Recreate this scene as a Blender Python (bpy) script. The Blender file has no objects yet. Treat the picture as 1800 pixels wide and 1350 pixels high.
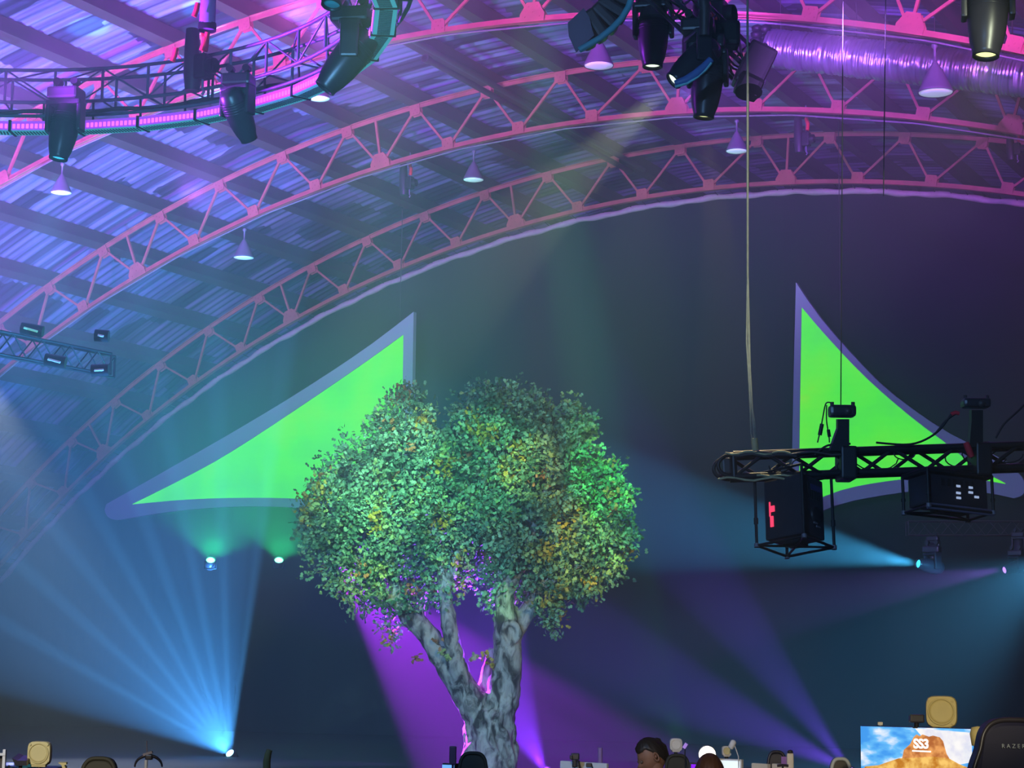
import bpy, bmesh, math, random
from mathutils import Vector, Matrix, noise
R = math.radians
random.seed(7)
col = bpy.context.scene.collection
sc = bpy.context.scene

# ------------------------------------------------------------------ camera
CAM = Vector((0, 0, 1.5))
RT = Vector((0.88223291, 0.47062155, 0.01343325))
UP = Vector((0.05882701, -0.13849646, 0.98861424))
FW = Vector((-0.46712362, 0.87139778, 0.1498714))
F = 3500.0
cd = bpy.data.cameras.new('camera'); cam = bpy.data.objects.new('camera', cd); col.objects.link(cam)
cd.sensor_width = 36; cd.lens = 36 * F / 1800; cd.clip_start = .05; cd.clip_end = 400
m = Matrix.Identity(4)
for i in range(3):
    m[i][0], m[i][1], m[i][2] = RT[i], UP[i], -FW[i]
m.translation = CAM
cam.matrix_world = m
sc.camera = cam

def ray(x, y): return RT * ((x - 900) / F) + UP * ((675 - y) / F) + FW
def W(x, y, d): return CAM + ray(x, y) * d            # a point d metres along the view
def WY(x, y, Y):                                      # the point on the plane Y of the hall
    r = ray(x, y); return CAM + r * (Y / r.y)
def WZ(x, y, Z):
    r = ray(x, y); return CAM + r * ((Z - 1.5) / r.z)

# ------------------------------------------------------------------ world, haze, exposure
sc.view_settings.view_transform = 'Standard'; sc.view_settings.look = 'None'
sc.view_settings.gamma = 1; sc.view_settings.use_curve_mapping = False
sc.view_settings.exposure = 0.0
w = bpy.data.worlds.new('hall_air'); sc.world = w; w.use_nodes = True
nt = w.node_tree; nt.nodes.clear()
wo = nt.nodes.new('ShaderNodeOutputWorld'); bg = nt.nodes.new('ShaderNodeBackground')
bg.inputs[0].default_value = (0.01, 0.012, 0.02, 1); bg.inputs[1].default_value = 1
vs = nt.nodes.new('ShaderNodeVolumeScatter')
HAZE = 0.0058
vs.inputs['Color'].default_value = (1, 1, 1, 1); vs.inputs['Density'].default_value = HAZE
vs.inputs['Anisotropy'].default_value = 0.0
nt.links.new(bg.outputs[0], wo.inputs['Surface']); nt.links.new(vs.outputs[0], wo.inputs['Volume'])
sc.cycles.max_bounces = 3; sc.cycles.diffuse_bounces = 2; sc.cycles.glossy_bounces = 2
sc.cycles.volume_bounces = 0; sc.cycles.transmission_bounces = 2; sc.cycles.transparent_max_bounces = 4
sc.cycles.use_light_tree = True; sc.cycles.sample_clamp_indirect = 4; sc.cycles.caustics_reflective = False
sc.cycles.use_denoising = True

def spot(name, loc, target, power, color, angle, blend=.3, radius=.12, soft=None):
    l = bpy.data.lights.new(name, 'SPOT'); o = bpy.data.objects.new(name, l); col.objects.link(o)
    l.energy = power; l.color = color; l.spot_size = R(angle); l.spot_blend = blend; l.shadow_soft_size = radius
    o.location = loc
    o.rotation_euler = (Vector(target) - Vector(loc)).to_track_quat('-Z', 'Y').to_euler()
    return o

# ceiling washes from added spots that have no fixture bodies
def uplight(x, y, z, az, power, color, el=30, width=80, blend=.7):
    d = Vector((math.sin(R(az)) * math.cos(R(el)), math.cos(R(az)) * math.cos(R(el)), math.sin(R(el))))
    return spot('wash_light', (x, y, z), Vector((x, y, z)) + d * 10, power, color, width, blend, .08)
uplight(-22, 20, 10.5, -35, 22000, (.33, .10, 1), 24)
uplight(-27, 25, 9.5, -30, 15000, (.40, .12, 1), 34)
uplight(-17, 25, 11.6, -8, 11000, (.36, .10, 1), 30)
uplight(-16, 23, 11.2, -28, 5500, (1, .14, .75), 28)
uplight(-9, 25, 11.8, -12, 10000, (.34, .10, 1), 30)
uplight(-5, 25, 11.8, -5, 5500, (1, .14, .8), 28)
uplight(-2, 27, 11.5, -18, 8000, (.34, .10, 1), 30)
uplight(-30, 31, 8.5, -28, 7000, (.38, .10, 1), 40)
uplight(-24, 31, 11, -20, 5000, (.36, .10, 1), 34)
uplight(-14, 33, 12.3, -10, 3500, (.36, .10, 1), 30)
uplight(-34, 30, 6.5, -25, 3500, (.2, .35, 1), 40)
spot('teal_light', (-9, 6, 3), (-14.2, 18.5, 9), 3000, (.1, .75, 1), 36, .6, .1)  # added spot that colours the ring underside, no fixture there
def aim(name, x, y, d, ang, power, color, width, d2=None, blend=.25, radius=.06, L=300):
    """a beam that leaves the fixture seen at x, y towards the picture direction ang (degrees, 90 is up)"""
    p = W(x, y, d); t = W(x + L * math.cos(R(ang)), y - L * math.sin(R(ang)), d2 or d)
    return spot(name, p, t, power * .8, color, width, blend, radius)
# blue fan from the floor
aim('fan_light', 404, 1325, 40, 123, 30000, (.06, .36, 1), 80, 41.5, .1)
for a in (82, 92, 101, 110, 119, 128, 138, 150): aim('fan_light', 404, 1325, 40, a, 190000, (.08, .42, 1), 4.0, 41, .7, .05)
# green uplights, magenta and violet beams round the tree, purple fans, cyan and purple heads at the right
for x in (370, 490): aim('green_light', x, 984, 41, 80, 3900, (.02, 1, .3), 100, 43.5, .35, L=240)
aim('magenta_light', 585, 975, 33.5, 311, 85000, (.38, .02, 1), 36, 31.6, .3)
aim('violet_light', 957, 1354, 31.5, 118, 34000, (.2, .02, 1), 38, 30.5, .25)
aim('purple_light', 1494, 1354, 34, 127, 22000, (.16, .05, 1), 20, 34, .4)
aim('purple_light', 1494, 1354, 34, 155, 25000, (.18, .05, 1), 24, 34, .4)
aim('cyan_light', 1612, 991, 38, 170, 40000, (.06, .5, 1), 27, 38, .4)
aim('purple_light', 1764, 1001, 38, 189, 12000, (.34, .12, 1), 19, 38, .25)
aim('blue_light', 1860, 980, 34, 215, 12000, (.08, .45, .9), 50, 38, .8)
aim('white_light', -30, 640, 36, 285, 9000, (.75, .85, 1), 50, 36, .9)
aim('teal_light', 102, 282, 24.5, 262, 4500, (.05, .5, .8), 26, 26, .4)
aim('purple_light', -70, 190, 25, 22, 9000, (.4, .04, 1), 60, 25, .8)
aim('yellow_light', 1186, 142, 23.5, 224, 9000, (.8, 1, .5), 24, 24, .4)
aim('yellow_light', 1146, 116, 24.5, 265, 1300, (.8, 1, .6), 24, 25, .4)
aim('yellow_light', 1238, 206, 23.0, 277, 2600, (1, .85, .45), 14, 21.4, .4)
aim('yellow_light', 1733, 96, 18.5, 268, 900, (.9, 1, .4), 26, 27, .4)
# front lights over the audience: they reach the tree, and its shadow falls on the drape to the right
TR = W(822, 880, 30); SH = WY(1250, 1075, 50); FOH = TR + (TR - SH) * .98
spot('front_light', FOH, TR.lerp(SH, .3), 21000, (.2, .5, 1), 36, .7, .05)
spot('front_light', (3, 8, 8.5), W(850, 880, 30), 10000, (.9, 1, .7), 14, .6, .1)
spot('front_light', (-4, -1, 6), (-22, 50, 6), 7000, (.2, .45, .95), 64, .9, .3)  # broad blue fill added to tint drape and haze, no fixture
spot('front_light', (-6, 18, 8), (-14, 50, 11), 4500, (.5, .18, 1), 50, .9, .2)  # violet fill added to tint the upper drape, no fixture
GB = Vector((-4, 6, 8.5))
for x, y, wd, p, c in ((1062, 840, 2.8, 18000, (.1, 1, .25)), (1040, 760, 2.2, 3000, (.2, 1, .3)), (850, 820, 4.5, 7000, (.15, 1, .6)), (660, 830, 5, 12000, (.4, 1, .85)), (712, 745, 3, 9000, (.5, 1, .95)),
                       (1080, 930, 2.5, 6000, (.1, 1, .5)), (1030, 960, 3, 6000, (1, .8, .1)), (935, 830, 2.5, 6000, (1, .7, .1)), (700, 930, 5, 6000, (.3, 1, .6)), (600, 960, 4, 4000, (.5, 1, .5)), (820, 990, 3, 6000, (.2, .6, 1)), (640, 1020, 2, 4000, (1, .9, .1)), (865, 1300, 4, 7000, (.75, 1, .95)), (880, 1045, 1.5, 5000, (.3, 1, .2))):
    spot('gobo_light', GB, W(x, y, 29.5), p * (3.8 if y < 1100 else 1), c, wd * 1.15, .7, .03)

# ------------------------------------------------------------------ materials
def mat(name, c, rough=.6, metal=0., vary=.12, scale=6., emit=None, estr=0., bump=0., spec=.4, c2=None):
    m = bpy.data.materials.new(name); m.use_nodes = True
    n = m.node_tree; b = n.nodes['Principled BSDF']; L = n.links
    tc = n.nodes.new('ShaderNodeTexCoord'); nz = n.nodes.new('ShaderNodeTexNoise')
    nz.inputs['Scale'].default_value = scale; nz.inputs['Detail'].default_value = 5
    L.new(tc.outputs['Object'], nz.inputs['Vector'])
    mx = n.nodes.new('ShaderNodeMix'); mx.data_type = 'RGBA'
    c2 = c2 or tuple(v * (1 - 2 * vary) for v in c)
    ca = tuple(min(1, v * (1 + vary)) for v in c)
    mx.inputs[6].default_value = (*ca, 1); mx.inputs[7].default_value = (*c2, 1)
    L.new(nz.outputs['Fac'], mx.inputs[0]); L.new(mx.outputs[2], b.inputs['Base Color'])
    b.inputs['Roughness'].default_value = rough; b.inputs['Metallic'].default_value = metal
    b.inputs['Specular IOR Level'].default_value = spec
    if emit:
        b.inputs['Emission Color'].default_value = (*emit, 1); b.inputs['Emission Strength'].default_value = estr
    if bump:
        bp = n.nodes.new('ShaderNodeBump'); bp.inputs['Strength'].default_value = bump
        L.new(nz.outputs['Fac'], bp.inputs['Height']); L.new(bp.outputs[0], b.inputs['Normal'])
    return m
M = {}
M['steel_red'] = mat('salmon_primer_steel', (.50, .12, .11), .55, 0, .2, 3, c2=(.26, .05, .05))
M['timber'] = mat('dark_purlin_timber', (.06, .028, .028), .8, 0, .25, 2)
def corr_mat():
    m = mat('galvanised_roof_sheet', (.42, .42, .55), .5, 0, .1, 1.2)
    n = m.node_tree; L = n.links; b = n.nodes['Principled BSDF']
    tc = n.nodes.new('ShaderNodeTexCoord')
    def stretch(v, sc_, det=3):
        mp = n.nodes.new('ShaderNodeMapping'); mp.inputs['Scale'].default_value = v
        nz = n.nodes.new('ShaderNodeTexNoise'); nz.inputs['Scale'].default_value = sc_; nz.inputs['Detail'].default_value = det
        L.new(tc.outputs['Object'], mp.inputs[0]); L.new(mp.outputs[0], nz.inputs['Vector']); return nz
    def ramp(src, p0, p1, c0, c1):
        r = n.nodes.new('ShaderNodeValToRGB'); r.color_ramp.elements[0].position = p0; r.color_ramp.elements[1].position = p1
        r.color_ramp.elements[0].color = (*c0, 1); r.color_ramp.elements[1].color = (*c1, 1)
        L.new(src, r.inputs[0]); return r
    a = ramp(stretch((.06, 3.2, .06), 1.6).outputs['Fac'], .34, .62, (.06, .045, .11), (.27, .20, .44))   # weathered sheets, streaks along the arc
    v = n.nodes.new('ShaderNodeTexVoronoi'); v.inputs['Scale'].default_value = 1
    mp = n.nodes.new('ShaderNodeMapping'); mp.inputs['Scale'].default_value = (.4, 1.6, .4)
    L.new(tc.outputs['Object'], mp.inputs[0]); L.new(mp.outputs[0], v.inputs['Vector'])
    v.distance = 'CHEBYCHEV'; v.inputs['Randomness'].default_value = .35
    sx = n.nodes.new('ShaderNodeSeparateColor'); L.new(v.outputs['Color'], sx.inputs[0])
    c = ramp(sx.outputs[0], .24, .27, (.14, .14, .18), (1, 1, 1))                                       # stepped purlin shadows painted in as dark rectangles
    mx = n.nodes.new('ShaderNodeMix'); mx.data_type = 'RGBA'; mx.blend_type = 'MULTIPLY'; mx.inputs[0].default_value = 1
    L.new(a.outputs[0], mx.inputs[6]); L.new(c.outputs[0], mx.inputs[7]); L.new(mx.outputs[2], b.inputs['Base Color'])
    return m
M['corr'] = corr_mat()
M['curtain'] = mat('black_drape', (.022, .024, .03), .95, 0, .1, .5, spec=.1)
M['hem'] = mat('pale_hem_fabric', (.5, .33, .38), .8, 0, .15, 5)
M['floor'] = mat('dark_concrete', (.028, .028, .032), .7, 0, .2, 1)
M['wall'] = mat('dark_wall_paint', (.05, .05, .06), .8, 0, .2, 1)
M['pipe'] = mat('dark_pipe', (.07, .06, .06), .5, .3, .2, 3)
M['conduit'] = mat('pale_conduit', (.22, .19, .22), .5, .2, .2, 3)
M['black'] = mat('black_metal', (.018, .018, .022), .45, .3, .2, 8)
M['blackp'] = mat('black_plastic', (.034, .03, .04), .35, 0, .2, 8)

# ------------------------------------------------------------------ mesh builder
class MB:
    def __init__(s): s.v = []; s.f = []; s.mi = []; s.sm = []
    def add(s, vs, fs, mi=0, smooth=False):
        n = len(s.v); s.v += [Vector(p) for p in vs]
        for f in fs: s.f.append([n + i for i in f]); s.mi.append(mi); s.sm.append(smooth)
        return s
    def box(s, c, size, rot=None, mi=0):
        c = Vector(c); hx, hy, hz = size[0] / 2, size[1] / 2, size[2] / 2
        rot = rot or Matrix.Identity(3)
        vs = [c + rot @ Vector((x * hx, y * hy, z * hz)) for x in (-1, 1) for y in (-1, 1) for z in (-1, 1)]
        return s.add(vs, [(0, 1, 3, 2), (4, 6, 7, 5), (0, 4, 5, 1), (2, 3, 7, 6), (0, 2, 6, 4), (1, 5, 7, 3)], mi)
    def rbox(s, c, size, rot=None, r=.02, mi=0):      # box with chamfered edges
        c = Vector(c); rot = rot or Matrix.Identity(3); h = [v / 2 for v in size]
        bm = bmesh.new(); bmesh.ops.create_cube(bm, size=1)
        for v in bm.verts: v.co = Vector((v.co.x * size[0], v.co.y * size[1], v.co.z * size[2]))
        bmesh.ops.bevel(bm, geom=bm.edges[:], offset=min(r, min(h) * .9), segments=2, profile=.6, affect='EDGES')
        bm.verts.index_update()
        s.add([c + rot @ v.co for v in bm.verts], [[v.index for v in f.verts] for f in bm.faces], mi)
        bm.free(); return s
    def bar(s, p0, p1, w, h, up=(0, 0, 1), mi=0):
        p0, p1 = Vector(p0), Vector(p1); d = p1 - p0; L = d.length; d.normalize()
        x = d.cross(Vector(up))
        if x.length < 1e-4: x = d.cross(Vector((1, 0, 0)))
        x.normalize(); z = x.cross(d)
        rot = Matrix((x, d, z)).transposed()
        return s.box((p0 + p1) / 2, (w, L, h), rot, mi)
    def tube(s, pts, r, n=8, mi=0, caps=True, smooth=True):
        pts = [Vector(p) for p in pts]; rs = r if isinstance(r, (list, tuple)) else [r] * len(pts)
        vs = []; fs = []; ref = None
        for i, p in enumerate(pts):
            d = (pts[min(i + 1, len(pts) - 1)] - pts[max(i - 1, 0)]).normalized()
            if ref is None:
                ref = Vector((0, 0, 1)) if abs(d.z) < .9 else Vector((1, 0, 0))
            x = (ref - d * ref.dot(d)).normalized(); ref = x; y = d.cross(x)
            for k in range(n):
                a = 2 * math.pi * k / n; vs.append(p + (x * math.cos(a) + y * math.sin(a)) * rs[i])
        for i in range(len(pts) - 1):
            for k in range(n):
                fs.append((i * n + k, i * n + (k + 1) % n, (i + 1) * n + (k + 1) % n, (i + 1) * n + k))
        s.add(vs, fs, mi, smooth)
        if caps:
            s.add(vs[:n], [list(range(n))[::-1]], mi); s.add(vs[-n:], [list(range(n))], mi)
        return s
    def lathe(s, prof, n=24, mat4=None, mi=0, smooth=True):      # prof: (radius, z)
        mat4 = mat4 or Matrix.Identity(4); vs = []; fs = []
        for r, z in prof:
            for k in range(n):
                a = 2 * math.pi * k / n; vs.append(mat4 @ Vector((r * math.cos(a), r * math.sin(a), z)))
        for i in range(len(prof) - 1):
            for k in range(n):
                fs.append((i * n + k, i * n + (k + 1) % n, (i + 1) * n + (k + 1) % n, (i + 1) * n + k))
        return s.add(vs, fs, mi, smooth)
    def prism(s, poly, vec, mi=0):                     # planar polygon (3-D points) pushed along vec
        n = len(poly); poly = [Vector(p) for p in poly]; vec = Vector(vec)
        vs = poly + [p + vec for p in poly]
        fs = [list(range(n))[::-1], list(range(n, 2 * n))] + [(i, (i + 1) % n, n + (i + 1) % n, n + i) for i in range(n)]
        return s.add(vs, fs, mi)
    def build(s, name, mats, parent=None):
        me = bpy.data.meshes.new(name); root = parent
        while root is not None and root.parent is not None: root = root.parent
        inv = root.matrix_basis.inverted() if root is not None else Matrix.Identity(4)
        if root is not None and root.type != 'EMPTY' and root.get('_off'): pass
        me.from_pydata([inv @ v for v in s.v], [], s.f)
        mats = mats if isinstance(mats, (list, tuple)) else [mats]
        for m_ in mats: me.materials.append(m_)
        me.polygons.foreach_set('material_index', s.mi); me.polygons.foreach_set('use_smooth', s.sm)
        me.update()
        o = bpy.data.objects.new(name, me); col.objects.link(o); o.parent = parent
        return o
def tag(o, label=None, cat=None, group=None, kind=None):
    if label: o['label'] = label
    if cat: o['category'] = cat
    if group: o['group'] = group
    if kind: o['kind'] = kind
    return o
def thing(name, label, cat, loc=(0, 0, 0), group=None):
    o = bpy.data.objects.new(name, None); col.objects.link(o); o.location = loc
    o.empty_display_size = .2
    return tag(o, label, cat, group)
def kids(o): return [c for c in bpy.data.objects if c.parent == o]
def dup(o, parent=None):
    c = o.copy(); col.objects.link(c); c.parent = parent
    for ch in kids(o): dup(ch, c)
    return c
def rotdir(d, roll=0.):                                # rotation taking -Z to direction d
    q = Vector(d).to_track_quat('-Z', 'Y'); return (q.to_matrix() @ Matrix.Rotation(roll, 3, 'Z')).to_4x4()

# ------------------------------------------------------------------ hall shell
XC, ZC, RB, HT = -20.6213, -20.8727, 35.978, 1.29
YA, BAY = 49.557, 7.395
def arc(a, r, Y):
    t = R(a); return Vector((XC + r * math.sin(t), Y, ZC + r * math.cos(t)))
MB().box((-20, 26, -.1), (60, 68, .2)).build('floor', M['floor'])['kind'] = 'structure'
b = MB(); na = 90; ny = 0; ys = []
y = -3.
while y < 58: ys.append(y); y += .055 if y > 22 else 1.0
a0, a1 = -54, 54
vsx = []; fsx = []
for y in ys:
    o_ = .022 * math.sin(2 * math.pi * y / .33)
    for k in range(na + 1): vsx.append(arc(a0 + (a1 - a0) * k / na, RB + HT + .52 + o_, y))
for i in range(len(ys) - 1):
    for k in range(na): fsx.append((i * (na + 1) + k, i * (na + 1) + k + 1, (i + 1) * (na + 1) + k + 1, (i + 1) * (na + 1) + k))
b.add(vsx, fsx, 0, True)
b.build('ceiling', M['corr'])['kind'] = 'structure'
MB().box((-20, 58, 8), (62, .3, 18)).build('wall_back', M['wall'])['kind'] = 'structure'
MB().box((-50.2, 26, 1), (.3, 68, 4)).build('wall_left', M['wall'])['kind'] = 'structure'
MB().box((9.2, 26, 1), (.3, 68, 4)).build('wall_right', M['wall'])['kind'] = 'structure'

# ------------------------------------------------------------------ roof trusses
def bnode(k): return .22 + 3.2 * k + (.35 if k > 0 else 0)
def tnode(k): return -1.12 + 3.2 * k + (.3 if k > 0 else 0)
def chord(a0, a1, r, Y, prof, mi=0):
    b = MB(); n = int((a1 - a0) / .8)
    for w_, h_, dr in prof:
        vs = []; fs = []
        for i in range(n + 1):
            a = a0 + (a1 - a0) * i / n
            for dy, dz in ((-w_ / 2, -h_ / 2), (w_ / 2, -h_ / 2), (w_ / 2, h_ / 2), (-w_ / 2, h_ / 2)):
                vs.append(arc(a, r + dr + dz, Y + dy))
        for i in range(n):
            for k in range(4): fs.append((i * 4 + k, i * 4 + (k + 1) % 4, i * 4 + 4 + (k + 1) % 4, i * 4 + 4 + k))
        fs += [(3, 2, 1, 0), (n * 4, n * 4 + 1, n * 4 + 2, n * 4 + 3)]
        b.add(vs, fs, mi)
    return b
def gusset(a, r, Y, wdt, hgt, flip):
    b = MB(); t = R(a); ux = Vector((math.cos(t), 0, -math.sin(t))); uz = Vector((math.sin(t), 0, math.cos(t)))
    c = arc(a, r, Y)
    s = -1 if flip else 1
    poly = [(-wdt, -.07), (wdt, -.07), (wdt, hgt * .75), (wdt * .75, hgt), (-wdt * .75, hgt), (-wdt, hgt * .75)] if wdt < .25 else [(-wdt, -.09), (wdt, -.09), (wdt, .08), (wdt * .5, hgt), (-wdt * .5, hgt), (-wdt, .08)]
    for yo in (-.075, .06):
        b.prism([c + ux * x + uz * (z * s) + Vector((0, yo, 0)) for x, z in poly], (0, .015, 0))
    for bx_, bz in ((-.6, .02), (.6, .02), (-.35, .7), (.35, .7), (0, .3)):
        p = c + ux * (bx_ * wdt) + uz * ((bz * hgt + .01) * s) + Vector((0, -.085, 0))
        b.tube([p, p + Vector((0, .02, 0))], .018, 6)
    return b
def truss(name, Y, lo, hi, label):
    t = thing('roof_truss', label, 'roof truss', arc((lo + hi) / 2, RB, Y), 'arched roof trusses')
    chord(lo, hi, RB, Y, ((.14, .02, -.055), (.045, .12, 0))).build('bottom_chord', M['steel_red'], t)
    chord(lo, hi, RB + HT, Y, ((.14, .02, .05), (.04, .11, 0))).build('top_chord', M['steel_red'], t)
    for k in range(-16, 9):
        ab, at, at2 = bnode(k), tnode(k), tnode(k + 1)
        if not (lo + 1 < ab < hi - 1): continue
        big = (k - 1) % 4 == 0
        gusset(ab, RB + .02, Y, .28 if big else .16, .32 if big else .22, False).build('gusset_plate', M['steel_red'], t)
        gusset(at, RB + HT - .02, Y, .15, .22, True).build('gusset_plate', M['steel_red'], t)
        for q in (at, at2):
            p0 = arc(ab + (.12 if q > ab else -.12), RB + .1, Y); p1 = arc(q + (.1 if q < ab else -.1), RB + HT - .1, Y)
            bb = MB()
            bb.bar(p0 + Vector((0, -.05, 0)), p1 + Vector((0, -.05, 0)), .012, .07, (0, 1, 0)) if False else None
            bb.bar(p0, p1, .058, .045, (0, 1, 0)); bb.bar(p0 + Vector((0, .045, 0)), p1 + Vector((0, .045, 0)), .02, .03, (0, 1, 0))
            bb.build('web_strut', M['steel_red'], t)
        if big:
            MB().bar(arc(ab, RB + .1, Y), arc(ab, RB + HT, Y), .06, .06, (0, 1, 0)).build('web_strut', M['steel_red'], t)
    return t
truss('A', YA, -44, 24, 'arched salmon steel roof truss directly above the pale hem of the black drape')
truss('B', YA - BAY, -48, 24, 'arched salmon steel roof truss one bay in front of the drape, with two cone lamps')
truss('C', YA - 2 * BAY, -50, 26, 'arched salmon steel roof truss crossing behind the lit ring, touching the silver duct')
truss('D', YA - 3 * BAY, -36, 0, 'nearest arched salmon steel roof truss, cut off by the left and top edge')

# purlins
pu = [tnode(k) for k in range(-14, 8)]
for i, a in enumerate(pu):
    b = MB()
    t = R(a); ux = Vector((math.cos(t), 0, -math.sin(t))); uz = Vector((math.sin(t), 0, math.cos(t)))
    rot = Matrix((ux, Vector((0, 1, 0)), uz)).transposed()
    c = arc(a, RB + HT + .27, 40)
    b.box(c, (.2, 35, .42), rot); b.box(c + uz * -.2, (.3, 35, .05), rot)
    o = b.build('roof_purlin', M['timber'])
    tag(o, 'long dark timber purlin running under the corrugated roof sheets', 'purlin', 'purlins under the roof')

# ------------------------------------------------------------------ drape on the gable
cu = thing('black_drape', 'huge black drape hung from the arched hem across the end of the hall', 'curtain', (-20, 50, 0))
b = MB(); vs = []; fs = []; nx = 420; x0, x1 = -49.2, 8.5
rt = RB - .18
for i in range(nx + 1):
    x = x0 + (x1 - x0) * i / nx
    top = ZC + math.sqrt(max(.1, rt * rt - (x - XC) ** 2))
    for j in range(7):
        z = .02 + (top - .02) * j / 6
        yy = 50 + .035 * math.sin(x * 4.1) * (1 - .5 * j / 6) + .02 * math.sin(x * 11 + z) + (.05 if abs((x / 3.05) % 1) < .03 else 0)
        vs.append((x, yy, z))
for i in range(nx):
    for j in range(6): fs.append((i * 7 + j, i * 7 + 7 + j, i * 7 + 8 + j, i * 7 + 1 + j))
b.add(vs, fs, 0, True); b.build('drape_panel', M['curtain'], cu)
b = MB(); pts = []; rs = []
for i in range(361):
    a = -46 + 70 * i / 360
    pts.append(arc(a, rt + .018 * math.sin(i * .35) + .01 * math.sin(i * .93 + 1), 49.95)); rs.append(.085 + .012 * math.sin(i * .7))
b.tube(pts, rs, 8); b.build('top_hem', M['hem'], cu)
for i in range(0, 95):
    a = -43 + .7 * i; MB().tube([arc(a, rt + .05, 49.93), arc(a, RB - .08, YA + .1)], .012, 5).build('tie_cord', M['pipe'], cu)

# ------------------------------------------------------------------ more materials
M['white_frame'] = mat('pale_frame_fabric', (.42, .42, .5), .8, 0, .05, .6)
M['led_body'] = mat('teal_led_housing', (.10, .42, .5), .5, 0, .1, 5)
M['led_teal'] = mat('glowing_teal_plate', (.08, .3, .35), .5, 0, .1, 5, emit=(.05, .36, .45), estr=.75)  # teal glow of the batten undersides put in as emission
M['led_slot'] = mat('dark_slot', (.015, .05, .07), .6, 0, .1, 5)
M['led_mag'] = mat('lit_magenta_led', (.5, .1, .6), .5, 0, 0, 5, emit=(1, .12, .95), estr=1.6)
M['led_pur'] = mat('lit_purple_led', (.3, .05, .6), .5, 0, 0, 5, emit=(.35, .06, 1), estr=.9)
M['alu'] = mat('truss_aluminium', (.2, .18, .28), .45, .35, .15, 4)
M['duct'] = mat('silver_duct_foil', (.36, .36, .42), .32, .75, .1, 6, bump=.5)
M['shade'] = mat('grey_lamp_shade', (.16, .14, .18), .5, .1, .1, 6)
M['lens'] = mat('frosted_lamp_lens', (.85, .9, .95), .4, 0, .04, 6, emit=(.6, .72, 1), estr=.5)  # light caught by the lens put in as a pale glow
M['beige'] = mat('beige_plastic', (.66, .54, .23), .6, 0, .06, 12)
M['cream'] = mat('cream_plastic', (.78, .7, .58), .6, 0, .06, 12)
M['whitep'] = mat('white_plastic', (.75, .73, .72), .5, 0, .05, 12)
M['red'] = mat('red_sling', (.75, .03, .05), .7, 0, .15, 20)
M['rope'] = mat('rigging_rope', (.3, .27, .22), .8, 0, .2, 20)
M['desk'] = mat('dark_desk_top', (.05, .05, .055), .6, 0, .2, 3)
M['skin'] = mat('brown_skin', (.30, .14, .08), .55, 0, .08, 10)
M['hair'] = mat('dark_hair', (.02, .013, .01), .5, 0, .3, 60, bump=.4)
M['hair2'] = mat('brown_hair', (.09, .04, .02), .5, 0, .3, 60, bump=.4)
M['cloth'] = mat('dark_tee_cotton', (.03, .03, .04), .9, 0, .2, 20)
M['jean'] = mat('blue_denim', (.03, .05, .1), .9, 0, .2, 40)
M['leather'] = mat('black_leatherette', (.014, .014, .045), .5, 0, .15, 12, bump=.05)
M['greyleather'] = mat('grey_mesh_fabric', (.09, .085, .08), .8, 0, .15, 30)
def glow(name, c, k): return mat(name, c, .5, 0, 0, 5, emit=c, estr=k)
M['violetish'] = mat('blue_black_panel', (.06, .05, .16), .4)
M['lens_cyan'] = glow('lit_cyan_lens', (.05, .6, 1), 1.3); M['lens_yel'] = glow('lit_pale_yellow_lens', (.85, .95, .4), 1.5)
M['lens_wht'] = glow('lit_white_green_lens', (.8, 1, .75), 1.5); M['lens_blue'] = glow('lit_icy_blue_lens', (.35, .9, 1), 6)
M['lens_grn'] = glow('lit_green_lens', (.2, 1, .55), 5); M['lens_pur'] = glow('lit_purple_lens', (.55, .25, 1), 1.6)
M['lens_aqua'] = glow('lit_aqua_lens', (.05, .8, 1), 2.5); M['hot'] = glow('lit_white_disc', (1, .97, .85), 3)
M['led_red'] = glow('red_indicator', (1, .05, .12), 1.2); M['scr_vio'] = glow('violet_screen', (.22, .0, 1), 1)
M['scr_blu'] = glow('blue_screen', (.2, .5, 1), .9); M['led_g'] = glow('green_bar_glow', (.25, .9, .5), .45); M['led_w'] = glow('pale_bar_glow', (.6, .75, 1), .25)

# ------------------------------------------------------------------ purlin pipes hung below the roof
for (a, dr, y0, y1, lab) in ((-2.85, -.5, 30, 49.5, 'long dark pipe running straight through the trusses, the one nearer the top middle'),
                             (-3.8, -.35, 38.5, 50, 'shorter dark pipe running beside the long one to its lower left')):
    b = MB(); b.tube([arc(a, RB + HT + dr, y0), arc(a, RB + HT + dr, y1)], .075, 10)
    b.tube([arc(a, RB + HT + dr, y0), arc(a, RB + HT + dr, y0 + .2)], .1, 10); tag(b.build('ceiling_pipe', M['pipe']), lab, 'pipe')
# thin conduits clipped under three trusses
for Y, lo, hi, lab in ((YA - BAY, -34, 22, 'pale conduit clipped under the middle arched truss'), (YA - 2 * BAY, -44, 22, 'pale conduit clipped under the truss behind the lit ring')):
    b = MB(); b.tube([arc(lo + (hi - lo) * i / 120, RB - .16 - .03 * abs(math.sin(i * .31)), Y - .12) for i in range(121)], .022, 6)
    tag(b.build('conduit', M['conduit']), lab, 'conduit')

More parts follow.
